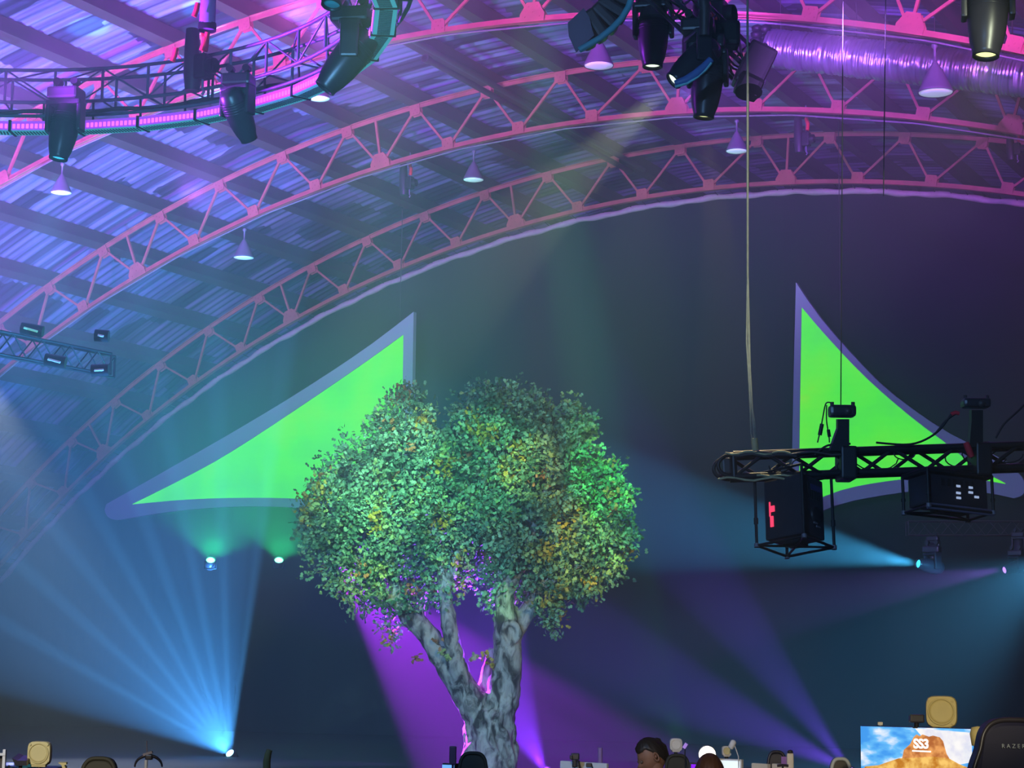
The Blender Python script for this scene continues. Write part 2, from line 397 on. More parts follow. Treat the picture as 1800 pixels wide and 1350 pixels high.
# ------------------------------------------------------------------ cone pendant lamps
def cone_lamp():
    t = thing('pendant_lamp', 'x', 'ceiling lamp', (0, 0, 0), 'cone pendant lamps under the trusses')
    MB().lathe([(.05, 0), (.06, -.05), (.025, -.08), (.02, -.3), (.05, -.33)], 12).build('stem', M['shade'], t)
    MB().lathe([(.05, -.33), (.075, -.38), (.12, -.45), (.2, -.62), (.27, -.78), (.29, -.82), (.285, -.84), (.26, -.8), (.19, -.64)], 28).build('lamp_shade', M['shade'], t)
    MB().lathe([(0, -.85), (.14, -.855), (.272, -.83), (.272, -.815)], 28).build('lens', M['lens'], t)
    return t
L0 = cone_lamp(); first = True
for x, y, Y, s, lab in ((833, 265, YA - BAY, .9, 'cone pendant lamp hanging above the green left sail under the middle truss'),
                  (430, 402, YA - BAY, .95, 'darker cone pendant lamp over the curving left side of the drape'),
                  (1295, 211, YA - BAY, .9, 'cone pendant lamp hanging just above the top middle of the pale hem'),
                  (110, 287, YA - 2 * BAY, .85, 'cone pendant lamp directly beneath the cyan-tipped moving head'),
                  (1643, 77, YA - 2 * BAY, 1.12, 'cone pendant lamp with a bright lens in front of the silver duct'),
                  (1053, 42, YA - 2 * BAY, 1.05, 'cone pendant lamp just below the curved black speaker array'),
                  (562, 118, YA - 2 * BAY, .85, 'cone pendant lamp mostly hidden behind the lit ring')):
    o = L0 if first else dup(L0); first = False
    p = WY(x, y, Y); o.matrix_basis = Matrix.Translation(p) @ Matrix.Scale(s, 4); o['label'] = lab

# ------------------------------------------------------------------ silver duct
b = MB(); pts = []; rs = []
for i in range(320):
    x = 1352 + (1900 - 1352) * i / 319; f_ = i / 319
    y = 84 + 62 * f_ ** 1.0
    pts.append(WY(x, y, 38.6)); k = i % 10
    rs.append(.40 * (1 - .09 * (k == 0) + .035 * math.sin(k / 10 * math.pi)) + .012 * math.sin(i * 1.7))
vs0 = len(b.v); b.tube(pts, rs, 28)
for i in range(vs0, len(b.v)):
    p = b.v[i]; c_ = noise.noise(p * 5) * .03 + noise.noise(p * 13) * .015; b.v[i] = p + Vector((0, c_, c_))
du = thing('flexible_duct', 'silver ribbed flexible duct slung under the roof at the top right', 'air duct', pts[160])
b.build('duct_hose', M['duct'], du)
for i in (12, 90, 170, 250):
    MB().tube([pts[i] + Vector((0, 0, .42)), pts[i] + Vector((0, 0, 1.2))], .012, 6).build('hanger_strap', M['pipe'], du)
b = MB(); p = pts[0]
for i in range(16):
    a = i / 16 * 6.283; q = p + Vector((-.1 + .12 * math.sin(i * 2.3), .38 * math.cos(a), .38 * math.sin(a) + .05))
    b.lathe([(0, -.1), (.12, -.04), (.13, .05), (0, .11)], 7, Matrix.Translation(q))
b.build('collar', M['black'], du)

# ------------------------------------------------------------------ sail shaped screens
def spline(ps, n=6):
    out = []
    for i in range(len(ps) - 1):
        p0 = ps[max(i - 1, 0)]; p1 = ps[i]; p2 = ps[i + 1]; p3 = ps[min(i + 2, len(ps) - 1)]
        for j in range(n):
            t = j / n
            out.append(tuple(.5 * ((2 * p1[q]) + (-p0[q] + p2[q]) * t + (2 * p0[q] - 5 * p1[q] + 4 * p2[q] - p3[q]) * t * t + (-p0[q] + 3 * p1[q] - 3 * p2[q] + p3[q]) * t ** 3) for q in (0, 1)))
    return out + [ps[-1]]
def green_mat(name, seed):
    m = mat(name, (.05, .3, .05), .6, 0, 0, 1); n = m.node_tree; L = n.links; b = n.nodes['Principled BSDF']
    tc = n.nodes.new('ShaderNodeTexCoord')
    mp = n.nodes.new('ShaderNodeMapping'); mp.inputs['Location'].default_value = seed; L.new(tc.outputs['Object'], mp.inputs[0])
    nz = n.nodes.new('ShaderNodeTexNoise'); nz.inputs['Scale'].default_value = .55; nz.inputs['Detail'].default_value = 6; L.new(mp.outputs[0], nz.inputs[0])
    r = n.nodes.new('ShaderNodeValToRGB'); e = r.color_ramp.elements
    e[0].position = .32; e[0].color = (.07, .78, .09, 1); e[1].position = .5; e[1].color = (.09, .98, .04, 1)
    e2 = r.color_ramp.elements.new(.68); e2.color = (.16, 1, .02, 1); e3 = r.color_ramp.elements.new(.80); e3.color = (.42, .9, .02, 1)
    L.new(nz.outputs['Fac'], r.inputs[0])
    wv = n.nodes.new('ShaderNodeTexWave'); wv.wave_type = 'RINGS'; wv.inputs['Scale'].default_value = 1.6
    L.new(mp.outputs[0], wv.inputs[0])
    mth = n.nodes.new('ShaderNodeMath'); mth.operation = 'MULTIPLY_ADD'; mth.inputs[1].default_value = .05; mth.inputs[2].default_value = .93
    L.new(wv.outputs['Fac'], mth.inputs[0]); L.new(r.outputs[0], b.inputs['Emission Color']); L.new(mth.outputs[0], b.inputs['Emission Strength'])
    return m
def sail(top, outer, inner, label, seed, Y=48.6):
    o2 = [WY(x, y, Y) for x, y in outer]; i2 = [WY(x, y, Y) for x, y in inner]
    t = thing('sail_screen', label, 'screen', (sum(p.x for p in o2) / len(o2), Y, min(p.z for p in o2)), 'sail shaped green screens')
    MB().prism([p + Vector((0, .02, 0)) for p in i2], (0, .05, 0)).build('screen_panel', green_mat('lit_green_panel_' + label.split()[0], seed), t)
    # frame: ring between outer outline and inner outline, resampled to equal counts
    def resample(ps, n):
        L = [0.]; q = ps + [ps[0]]
        for a_, b_ in zip(q, q[1:]): L.append(L[-1] + (b_ - a_).length)
        out = []; k = 0
        for i in range(n):
            s_ = L[-1] * i / n
            while L[k + 1] < s_: k += 1
            out.append(q[k].lerp(q[k + 1], (s_ - L[k]) / max(1e-9, L[k + 1] - L[k])))
        return out
    return t, o2, i2
def sail_frame(t, pairs, Y=48.6):
    b = MB(); n = len(pairs); vs = []
    for (o, i) in pairs:
        po, pi = WY(*o, Y), WY(*i, Y)
        vs += [po, pi, pi + Vector((0, .16, 0)), po + Vector((0, .16, 0))]
    fs = []
    for k in range(n):
        a_, c_ = k * 4, ((k + 1) % n) * 4
        for j in range(4): fs.append((a_ + j, a_ + (j + 1) % 4, c_ + (j + 1) % 4, c_ + j))
    b.add(vs, fs); b.build('frame', M['white_frame'], t)
def pairs_from(segs, n=14):
    out = []
    for so, si in segs:
        a_ = spline(so, 8); c_ = spline(si, 8)
        def at(ps, f):
            L = [0.]
            for p, q in zip(ps, ps[1:]): L.append(L[-1] + math.dist(p, q))
            s_ = L[-1] * f; k = 0
            while k < len(ps) - 2 and L[k + 1] < s_: k += 1
            u = (s_ - L[k]) / max(1e-9, L[k + 1] - L[k]); return tuple(ps[k][j] * (1 - u) + ps[k + 1][j] * u for j in (0, 1))
        for i in range(n): out.append((at(a_, i / n), at(c_, i / n)))
    return out
# left sail
segsL = [([(727, 548), (640, 614), (520, 693), (400, 765), (300, 822), (230, 862), (200, 876), (187, 886)], [(709, 588), (640, 638), (520, 720), (400, 798), (320, 842), (232, 886)]),
         ([(187, 886), (184, 897), (190, 909), (203, 914), (215, 913)], [(232, 886), (232.5, 886.3), (233, 886.6)]),
         ([(215, 913), (250, 907), (330, 896), (430, 890), (530, 893), (640, 905), (722, 930)], [(233, 886.6), (330, 878), (430, 875), (530, 877), (640, 888), (705, 905)]),
         ([(722, 930), (724, 740), (727, 548)], [(705, 905), (707, 745), (709, 588)])]
pr = pairs_from(segsL)
t, _, _ = sail('x', [p[0] for p in pr], [p[1] for p in pr], 'left green triangular sail screen partly hidden by the tree', (3, 0, 1.5))
sail_frame(t, pr)
segsR = [([(1399, 496), (1440, 556), (1500, 625), (1560, 685), (1640, 744), (1700, 778), (1765, 808), (1796, 838)], [(1409, 540), (1450, 588), (1520, 662), (1600, 732), (1668, 783), (1710, 818), (1768, 850)]),
         ([(1796, 838), (1803, 855), (1797, 870), (1782, 876)], [(1768, 850), (1767.5, 850.3), (1767, 850.6)]),
         ([(1782, 876), (1740, 867), (1680, 859), (1600, 864), (1500, 880), (1440, 900), (1390, 925)], [(1767, 850.6), (1740, 846), (1690, 838), (1600, 841), (1500, 856), (1440, 876), (1404, 893)]),
         ([(1390, 925), (1394, 710), (1399, 496)], [(1404, 893), (1406, 715), (1409, 540)])]
pr = pairs_from(segsR)
t, _, _ = sail('x', [p[0] for p in pr], [p[1] for p in pr], 'right green triangular sail screen behind the black truss and projectors', (9, 2, 4))
sail_frame(t, pr)
for (x, y, y2, lab) in ((703, 562, 300, 'thin wire holding up the left green sail'), (1478, 596, 240, 'thin wire holding up the right green sail'), (1316, 1000, 345, 'x')):
    if lab == 'x': continue
    b = MB(); p = WY(x, y, 48.7); b.tube([p, Vector((p.x, p.y, p.z + 7.5))], .012, 5); tag(b.build('suspension_wire', M['pipe']), lab, 'wire')

# ------------------------------------------------------------------ the tree
TD = 30.
def T(x, y, dd=0.): return W(x, y, TD + dd)
tr = thing('stage_tree', 'big leafy artificial tree with forked pale trunk standing before the drape', 'tree', Vector((T(862, 1350).x, T(862, 1350).y, 0)))
PXM = TD / F
limbs = [[(862, 1392, 0, 62), (861, 1340, 0, 47), (860, 1300, 0, 44), (860, 1262, 0, 42)],
         [(856, 1275, 0, 36), (832, 1238, 0, 29), (808, 1200, .05, 25), (782, 1160, .1, 22), (760, 1125, .1, 20), (738, 1100, .1, 19), (716, 1082, .1, 16), (700, 1050, .1, 13), (690, 1000, .2, 9), (672, 940, .3, 6)],
         [(812, 1205, 0, 22), (802, 1165, -.1, 18), (795, 1130, -.15, 15), (789, 1095, -.2, 14), (783, 1050, -.2, 12), (775, 990, -.2, 9), (755, 900, -.2, 6), (725, 790, 0, 3)],
         [(738, 1100, .1, 14), (735, 1070, .2, 10), (745, 1030, .3, 8), (760, 980, .3, 5)],
         [(868, 1272, 0, 34), (882, 1232, -.05, 31), (890, 1190, -.05, 27), (893, 1150, -.05, 25), (891, 1112, -.05, 24), (888, 1075, 0, 20), (886, 1030, 0, 15), (880, 960, .1, 10), (870, 860, .1, 6), (880, 740, 0, 3)],
         [(893, 1135, 0, 18), (912, 1100, .1, 16), (930, 1070, .1, 15), (945, 1035, .1, 12), (965, 980, .1, 9), (1000, 900, 0, 6), (1040, 860, 0, 3)],
         [(850, 1262, .35, 20), (850, 1225, .45, 16), (856, 1190, .5, 13), (862, 1165, .5, 11), (866, 1140, .5, 7)],
         [(880, 1200, .35, 18), (900, 1190, .5, 12), (908, 1180, .5, 10)],
         [(945, 1035, .1, 9), (985, 1010, 0, 7), (1040, 980, 0, 4)], [(716, 1082, .1, 9), (680, 1050, 0, 7), (630, 990, 0, 5), (590, 930, 0, 3)],
         [(890, 1050, 0, 10), (930, 960, -.3, 8), (960, 860, -.4, 5)], [(783, 1040, -.2, 8), (810, 960, -.4, 6), (830, 860, -.4, 4)]]
b = MB()
for lm in limbs:
    P = []; Rr = []
    for i in range(len(lm) - 1):
        for j in range(5):
            u = j / 5; q = [lm[i][k] * (1 - u) + lm[i + 1][k] * u for k in range(4)]
            w_ = 1.5 * noise.noise(Vector((q[0] * .05, q[1] * .05, 3)))
            P.append(T(q[0] + w_ * 1.5, q[1], q[2])); Rr.append(q[3] * PXM * (1 + .1 * noise.noise(Vector((q[1] * .07, q[0] * .03, 1)))))
    q = lm[-1]; P.append(T(*q[:3])); Rr.append(q[3] * PXM)
    b.tube(P, Rr, 14)
# ridges (roots and vine-like cords running along the trunk)
for k in range(15):
    a0_ = k / 15 * 6.283; P = []; 
    for i in range(22):
        y = 1390 - i * 7.0; rr = (62 - 13 * min(1, i / 7)) * (1 if i < 12 else 1 - .02 * (i - 12)) * PXM * .93
        a_ = a0_ + .35 * math.sin(i * .3 + k)
        c_ = T(861, y); P.append(c_ + RT * (rr * math.cos(a_)) - FW * (rr * math.sin(a_)))
    b.tube(P, [.035 + .02 * math.sin(i * .8 + k) for i in range(22)], 8)
# knot ring
kc = T(898, 1112, -.24)
P = [kc + RT * (.125 * math.cos(a_)) + UP * (.14 * math.sin(a_)) for a_ in [i / 20 * 6.283 for i in range(21)]]
b.tube(P, .042, 8)
M['bark'] = mat('mottled_bark', (.4, .37, .29), .85, 0, 0, 4.2, c2=(.045, .038, .03), bump=1.)
n = M['bark'].node_tree; rp = n.nodes.new('ShaderNodeValToRGB'); rp.color_ramp.elements[0].position = .42; rp.color_ramp.elements[1].position = .6
nz = [q for q in n.nodes if q.type == 'TEX_NOISE'][0]; mx = [q for q in n.nodes if q.type == 'MIX'][0]
nz.inputs['Distortion'].default_value = .9; nz.inputs['Detail'].default_value = 9; nz.inputs['Roughness'].default_value = .62
mp = n.nodes.new('ShaderNodeMapping'); mp.inputs['Scale'].default_value = (1.7, 1.7, .75); tc_ = [q for q in n.nodes if q.type == 'TEX_COORD'][0]
n.links.new(tc_.outputs['Object'], mp.inputs[0]); n.links.new(mp.outputs[0], nz.inputs['Vector'])
n.links.new(nz.outputs['Fac'], rp.inputs[0]); n.links.new(rp.outputs[0], mx.inputs[0])
tk = b.build('trunk', M['bark'], tr)
rm = tk.modifiers.new('fuse', 'REMESH'); rm.mode = 'VOXEL'; rm.voxel_size = .022; rm.use_smooth_shade = True
tx = bpy.data.textures.new('bark_relief', 'CLOUDS'); tx.noise_scale = .16; tx.noise_depth = 3
dm = tk.modifiers.new('bark', 'DISPLACE'); dm.texture = tx; dm.strength = .05; dm.mid_level = .5
blobs = [(716, 735, 42), (722, 700, 18), (700, 775, 55), (640, 820, 55), (668, 870, 60), (590, 850, 36), (590, 900, 56), (556, 930, 34), (572, 975, 34), (640, 930, 75), (612, 1000, 40), (700, 905, 80), (758, 830, 62), (742, 772, 30), (735, 985, 66), (672, 1020, 42), (780, 920, 75), (780, 1010, 34),
         (852, 705, 30), (900, 715, 36), (840, 750, 48), (925, 735, 42), (868, 800, 72), (815, 800, 40), (935, 800, 70), (995, 755, 45), (1012, 730, 24), (985, 820, 66), (1030, 850, 52), (1062, 838, 26), (1080, 872, 24), (1062, 920, 46), (1088, 950, 26), (1055, 980, 46), (985, 925, 85), (905, 900, 85), (840, 900, 60), (1000, 1005, 52), (920, 990, 60), (860, 980, 52), (955, 1020, 38), (820, 960, 50),
         (628, 1045, 26), (665, 1062, 18), (690, 1108, 15), (712, 1062, 14), (967, 1078, 20), (1032, 1040, 18), (872, 1048, 15), (1010, 1050, 14), (760, 1050, 22), (975, 1100, 8), (1098, 870, 8), (600, 1028, 14)]
rnd = random.Random(11); b = MB()
LEAF = [(0, 0, 0), (.32, .35, .03), (.16, .5, .0), (.34, .78, -.03), (0, 1, -.12), (-.34, .78, -.03), (-.16, .5, 0), (-.32, .35, .03)]
LF = [(0, 1, 2, 6, 7), (2, 3, 4, 5, 6)]
tot = sum(r_ * r_ for _, _, r_ in blobs)
for (x, y, r_) in blobs:
    nclu = int(3000 * r_ * r_ / tot) + (4 if r_ < 22 else 0)
    dd0 = rnd.uniform(-.35, .35) * min(1, r_ / 40)
    for _ in range(nclu):
        d3 = Vector((rnd.gauss(0, 1), rnd.gauss(0, 1), rnd.gauss(0, 1))).normalized(); rad = r_ * rnd.uniform(.5, 1.02) ** .7 * (1 + .55 * noise.noise(Vector((d3.x * 2.2 + x * .1, d3.y * 2.2, d3.z * 2.2 + y))))
        cx, cy, cz = x + d3.x * rad, y + d3.y * rad, dd0 + d3.z * rad * PXM * 1.15
        cc = T(cx, cy, cz)
        out = (RT * d3.x - UP * d3.y + FW * d3.z).normalized(); out = (out + Vector((0, 0, rnd.uniform(-.2, .9)))).normalized()
        tone = noise.noise(Vector((cx * .022, cy * .022, cz * 1.2 + 5))) + rnd.uniform(-.12, .12)
        mi = 0
        if tone > .46: mi = 3
        elif tone > .28: mi = 2
        elif tone < -.12: mi = 1
        if tone < -.62: mi = 4
        for __ in range(rnd.randint(14, 18)):
            o_ = Vector((rnd.gauss(0, 1), rnd.gauss(0, 1), rnd.gauss(0, 1))) * .062 + out * rnd.uniform(-.05, .12)
            d_ = (out + Vector((rnd.gauss(0, .8), rnd.gauss(0, .8), rnd.gauss(-.1, .7)))).normalized()
            nn = (Vector((rnd.gauss(0, 1), rnd.gauss(-.4, 1), rnd.gauss(.6, 1)))); xx = d_.cross(nn).normalized(); nn = xx.cross(d_)
            s_ = rnd.uniform(.058, .1); p0 = cc + o_
            m_ = mi if rnd.random() > .12 else rnd.choice((0, 1, 2))
            b.add([p0 + xx * (u * s_) + d_ * (v * s_) + nn * (q * s_) for u, v, q in LEAF], LF, m_)
def leafm(name, c):
    m = mat(name, c, .55, 0, .25, 3); m.node_tree.nodes['Principled BSDF'].inputs['Specular IOR Level'].default_value = .3; return m
lm_ = [leafm('green_leaf', (.20, .38, .17)), leafm('deep_green_leaf', (.08, .2, .09)), leafm('light_green_leaf', (.32, .46, .13)), leafm('golden_leaf', (.5, .38, .04)), leafm('rusty_leaf', (.42, .2, .06))]
b.build('foliage', lm_, tr)
# small sprigs on the bare limbs
for (x, y, dd, c_) in ((780, 1150, -.25, 2), (735, 1157, -.2, 4), (855, 1152, -.2, 3), (862, 1165, -.2, 3), (835, 1157, -.1, 2), (768, 1128, -.2, 4)):
    b = MB()
    for __ in range(9):
        d_ = Vector((rnd.gauss(0, 1), rnd.gauss(0, 1), rnd.gauss(0, 1))).normalized(); nn = Vector((rnd.gauss(0, 1), -1, rnd.gauss(0, 1))); xx = d_.cross(nn).normalized(); nn = xx.cross(d_)
        p0 = T(x + rnd.gauss(0, 5), y + rnd.gauss(0, 4), dd); s_ = .09
        b.add([p0 + xx * (u * s_) + d_ * (v * s_) + nn * (q * s_) for u, v, q in LEAF], LF)
    b.build('leaf_sprig', lm_[c_], tr)

# ------------------------------------------------------------------ moving heads
def moving_head(label, base, d, lens, s=1., yaw=0., group='moving head spotlights', twoarm=True):
    """hangs from base; the barrel points along d"""
    t = thing('moving_head', label, 'stage light', (0, 0, 0), group)
    Rz = Matrix.Rotation(yaw, 3, 'Z')
    b = MB(); b.rbox((0, 0, -.07), (.36, .28, .14), Rz, .03); b.box(Rz @ Vector((0, .145, -.07)), (.2, .01, .08), Rz); b.build('base', M['blackp'], t)
    for sx in (-.1, .1): MB().box(Rz @ Vector((sx, 0, .03)), (.03, .08, .06), Rz).tube([Rz @ Vector((sx, -.05, .08)), Rz @ Vector((sx, .05, .08))], .045, 10).build('clamp', M['black'], t)
    dv = Vector(d).normalized(); pv = Vector((0, 0, -.43))
    # the yoke turns so that its arms stand either side of the barrel
    ax = Vector((dv.y, -dv.x, 0)) if abs(dv.z) < .98 else Rz @ Vector((1, 0, 0))
    ax.normalize(); ay = Vector((0, 0, 1)).cross(ax)
    Ry = Matrix((ax, ay, Vector((0, 0, 1)))).transposed()
    b = MB(); b.rbox((0, 0, -.17), (.4, .2, .06), Ry, .02)
    for sx in (-.185, .185): b.rbox(ax * sx + Vector((0, 0, -.32)), (.05, .17, .36), Ry, .02)
    b.build('yoke', M['blackp'], t)
    m4 = Matrix.Translation(pv) @ rotdir(dv)
    prof = [(0, .27), (.09, .265), (.135, .22), (.155, .1), (.16, -.02), (.15, -.16), (.13, -.28), (.105, -.36), (.105, -.395), (.09, -.4), (.085, -.36)]
    hd = MB().lathe(prof, 28, m4)
    for k in range(5): hd.lathe([(.158, .13 - k * .03), (.166, .123 - k * .03), (.158, .116 - k * .03)], 28, m4)
    hd.build('head', M['blackp'], t)
    MB().lathe([(0, -.375), (.05, -.372), (.086, -.362)], 24, m4).build('lens', lens, t)
    t.matrix_basis = Matrix.Translation(base) @ Matrix.Scale(s, 4)
    return t
def imgdir(a, toward=0.): return RT * math.cos(R(a)) + UP * math.sin(R(a)) - FW * toward
def head_at(label, x, y, d, a, toward, lens, s, yaw=.3):
    dv = imgdir(a, toward).normalized(); q = W(x, y, d) - dv * (.37 * s)        # x, y is where the lens shows
    return moving_head(label, q + Vector((0, 0, .43 * s)), dv, lens, s, yaw)
head_at('moving head at the far left of the ring with a cyan lit lens pointing down', 103, 276, 25.5, 262, .25, M['lens_cyan'], 1.15)
head_at('moving head on the ring aimed away to the lower right, unlit lens', 437, 243, 25, 290, -.5, M['lens'], 1.05)
head_at('large moving head on the ring tilted to the lower left over the teal strip', 573, 152, 23.5, 232, .1, M['lens_cyan'], 1.3)
head_at('moving head cut off by the top edge where the ring curves up', 583, 6, 22, 262, .5, M['led_body'], 1.1)
head_at('tall moving head pointing straight down with a white lit lens beside the curved speakers', 1147, 114, 23.5, 268, .2, M['lens_wht'], 1.15)
head_at('moving head in the middle rig tilted down left throwing a pale yellow beam', 1186, 140, 22.5, 222, .3, M['lens_wht'], 1.05)
head_at('lowest moving head of the middle rig pointing down with a pale yellow lens', 1237, 203, 22.8, 264, .1, M['lens_yel'], 1.15)
head_at('big dark moving head cut by the top right edge with a yellow lens', 1733, 94, 17.5, 264, .25, M['lens_yel'], 1.12)

# ------------------------------------------------------------------ LED ring with its truss
RC = Vector((-16.208, 15.596, 9)); RR = 5.48
def rp(a, r, z): return Vector((RC.x + r * math.cos(R(a)), RC.y + r * math.sin(R(a)), z))
ring = thing('ring_truss', 'circular aluminium box truss hanging at the top left and lit purple', 'truss', RC)
ZB, ZT_, RI, RO = 9.40, 9.86, 5.3, 5.75
for nm, r, z in (('inner_bottom', RI, ZB), ('outer_bottom', RO, ZB), ('inner_top', RI, ZT_), ('outer_top', RO, ZT_)):
    b = MB(); P = [rp(a, r, z) for a in range(0, 361, 4)]; b.tube(P, .026, 8, caps=False); b.build('chord_tube', M['alu'], ring)
STP = 7.5
for k in range(int(360 / STP)):
    a = k * STP; mid = a + STP / 2
    vis = -50 < a < 165
    if not vis: continue
    dbl = k % 6 == 0
    for r in (RI, RO):
        for q in ((a - .35, a + .35) if dbl else (a,)):
            MB().tube([rp(q, r, ZB), rp(q, r, ZT_)], .02, 8).build('upright', M['alu'], ring)
        MB().tube([rp(a, r, ZB), rp(a + STP, r, ZT_)] if k % 2 else [rp(a, r, ZT_), rp(a + STP, r, ZB)], .013, 6).build('brace', M['alu'], ring)
    MB().tube([rp(a, RI, ZB), rp(a, RO, ZB)], .014, 6).build('cross_rung', M['alu'], ring)
    MB().tube([rp(a, RI, ZT_), rp(a + STP, RO, ZT_)], .014, 6).build('cross_rung', M['alu'], ring)
# second pipe ring with cables under the truss
b = MB(); b.tube([rp(a, 5.42, 9.24) for a in range(0, 361, 4)], .024, 8, caps=False); b.build('carrier_pipe', M['alu'], ring)
b = MB(); b.tube([rp(a, 5.6, 9.34 + .03 * math.sin(a * .5)) for a in range(0, 361, 2)], .03, 7, caps=False); b.build('cable_bundle', M['pipe'], ring)
for k in range(0, 48):
    a = k * 7.5 + 2
    if -50 < a < 165: MB().tube([rp(a, 5.46, 9.14), rp(a, 5.44, 9.42)], .018, 6).build('hanger', M['black'], ring)
def batten(a, label, lit):
    t = thing('led_batten', label, 'stage light', (0, 0, 0), 'lit battens round the ring')
    c = rp(a, RR - .05, 9.07); tan = Vector((-math.sin(R(a)), math.cos(R(a)), 0)); rad = Vector((math.cos(R(a)), math.sin(R(a)), 0))
    rot = Matrix((tan, -rad, Vector((0, 0, 1)))).transposed(); Lh = 2 * RR * math.sin(R(4.85))
    MB().rbox(c + Vector((0, 0, .0)), (Lh, .26, .13), rot, .015).build('housing', M['led_body'], t)
    MB().box(c + Vector((0, 0, -.066)), (Lh * .97, .25, .006), rot).build('diffuser', M['led_teal'], t)  # plate added to give the underside its teal glow
    b = MB(); n = 20
    for i in range(n): b.box(c + tan * ((i + .5) / n - .5) * Lh * .94 + Vector((0, 0, -.07)), (.02, .15, .01), rot)
    b.build('vent_slots', M['led_slot'], t)
    b = MB()
    MB().box(c - rad * .131, (Lh * .96, .008, .125), rot).build('led_strip', M['led_pur'], t)
    for i in range(14): b.box(c - rad * .14 + tan * ((i + .5) / 14 - .5) * Lh * .95 + Vector((0, 0, -.01)), (.034, .012, .06), rot)
    b.build('led_cells', lit, t)
    MB().box(c + tan * (Lh * .5 + .008), (.03, .3, .16), rot).build('end_bracket', M['black'], t)
    return t
cc = WZ(30, 236, 9); base_a = math.degrees(math.atan2(cc.y - RC.y, cc.x - RC.x))
vis_b = []
for k in range(36):
    a = k * 10 + 4
    p = rp(a, RR, 9.0) - CAM; dd = p.dot(FW)
    if dd < 1: continue
    X = 900 + F * p.dot(RT) / dd; Y_ = 675 - F * p.dot(UP) / dd
    if -60 < X < 730 and -90 < Y_ < 300 and (Y_ > 60 or X > 500): vis_b.append((X, Y_, a))
vis_b.sort()
names = ['at the far left edge', 'second from the left edge', 'third from the left', 'fourth from the left', 'fifth from the left', 'sixth from the left', 'seventh from the left', 'eighth from the left', 'ninth from the left', 'tenth from the left', 'eleventh from the left', 'twelfth from the left']
for i, (X, Y_, a) in enumerate(vis_b):
    batten(a, 'teal ring batten with magenta cells, ' + (names[i] if Y_ > 60 else ('on the upper curve, ' + {14: 'topmost of all', 24: 'cut by the top edge', 34: 'just below the top edge', 44: 'below the top pair'}.get(a, 'side'))), M['led_mag'])
0 and print('BATTENS', [(round(x), round(y), a) for x, y, a in vis_b])
# hoist on the ring
def hoist(label, p, s=1., sling=True, bag=.9):
    t = thing('chain_hoist', label, 'hoist', (0, 0, 0), 'chain hoists')
    MB().rbox((0, 0, 0), (.2, .2, .34), None, .04).lathe([(.1, -.05), (.11, 0), (.1, .06)], 14, Matrix.Translation((.14, 0, 0)) @ Matrix.Rotation(1.57, 4, 'Y')).build('motor', M['black'], t)
    MB().tube([(0, 0, .17), (0, 0, .17 + bag * 2.2)], .016, 6).build('chain', M['alu'], t)
    MB().tube([(0, 0, -.17), (0, 0, -.3), (.03, 0, -.34), (.0, 0, -.38)], .02, 6).build('hook', M['alu'], t)
    MB().tube([(-.2, 0, .55), (-.19, 0, .2), (-.18, .02, -.05), (-.18, .02, -.3)], [.09, .11, .13, .1], 12).build('chain_bag', M['blackp'], t)
    if sling: MB().tube([(.02, -.05, .5), (.07, -.05, .35), (.05, -.05, .2)], .045, 8).build('sling', M['red'], t)
    t.matrix_basis = Matrix.Translation(p) @ Matrix.Scale(s, 4); return t
hoist('chain hoist with a red sling standing over the lit ring', W(357, 118, 26.5), 1.0)
t = thing('cable_bag', 'long purple lit cable sleeve hanging onto the ring at the top', 'cable sleeve', W(364, 52, 26.3))
MB().tube([W(366, -60, 26.3), W(366, 0, 26.3), W(364, 50, 26.3)], [.1, .105, .11], 14).build('sleeve', mat('violet_nylon', (.3, .2, .45), .6, 0, .1, 6), t)
MB().lathe([(.12, 0), (.125, .05), (.12, .1)], 14, Matrix.Translation(W(364, 54, 26.3))).build('end_ring', M['black'], t)
for i, (x, y) in enumerate(((345, 18), (362, 70), (358, 78), (307, 97))):
    tag(MB().tube([W(x + 3, y - 13, 26.1), W(x, y, 26.1), W(x - 4, y + 11, 26.1)], .035, 8).build('red_sling', M['red']), 'short red sling ' + ('beside the cable sleeve near the top edge', 'just under the end of the cable sleeve', 'above the chain hoist motor', 'at the left foot of the hoist on the ring truss')[i], 'sling', 'red slings')
for x, y, Y, s_, lab in ((213, 445, 43.5, .8, 'small hoist lost in haze above the left end of the drape'), (720, 322, 43.5, 1.0, 'dark hoist hanging left of the lamp over the green left sail'),
                         (1417, 245, 43.5, 1.0, 'slim hoist hanging above the hem on the upper right'), (1788, 262, 43, .8, 'hoist with a pink tip at the right edge above the hem')):
    hoist(lab, WY(x, y, Y), s_, True, .3)

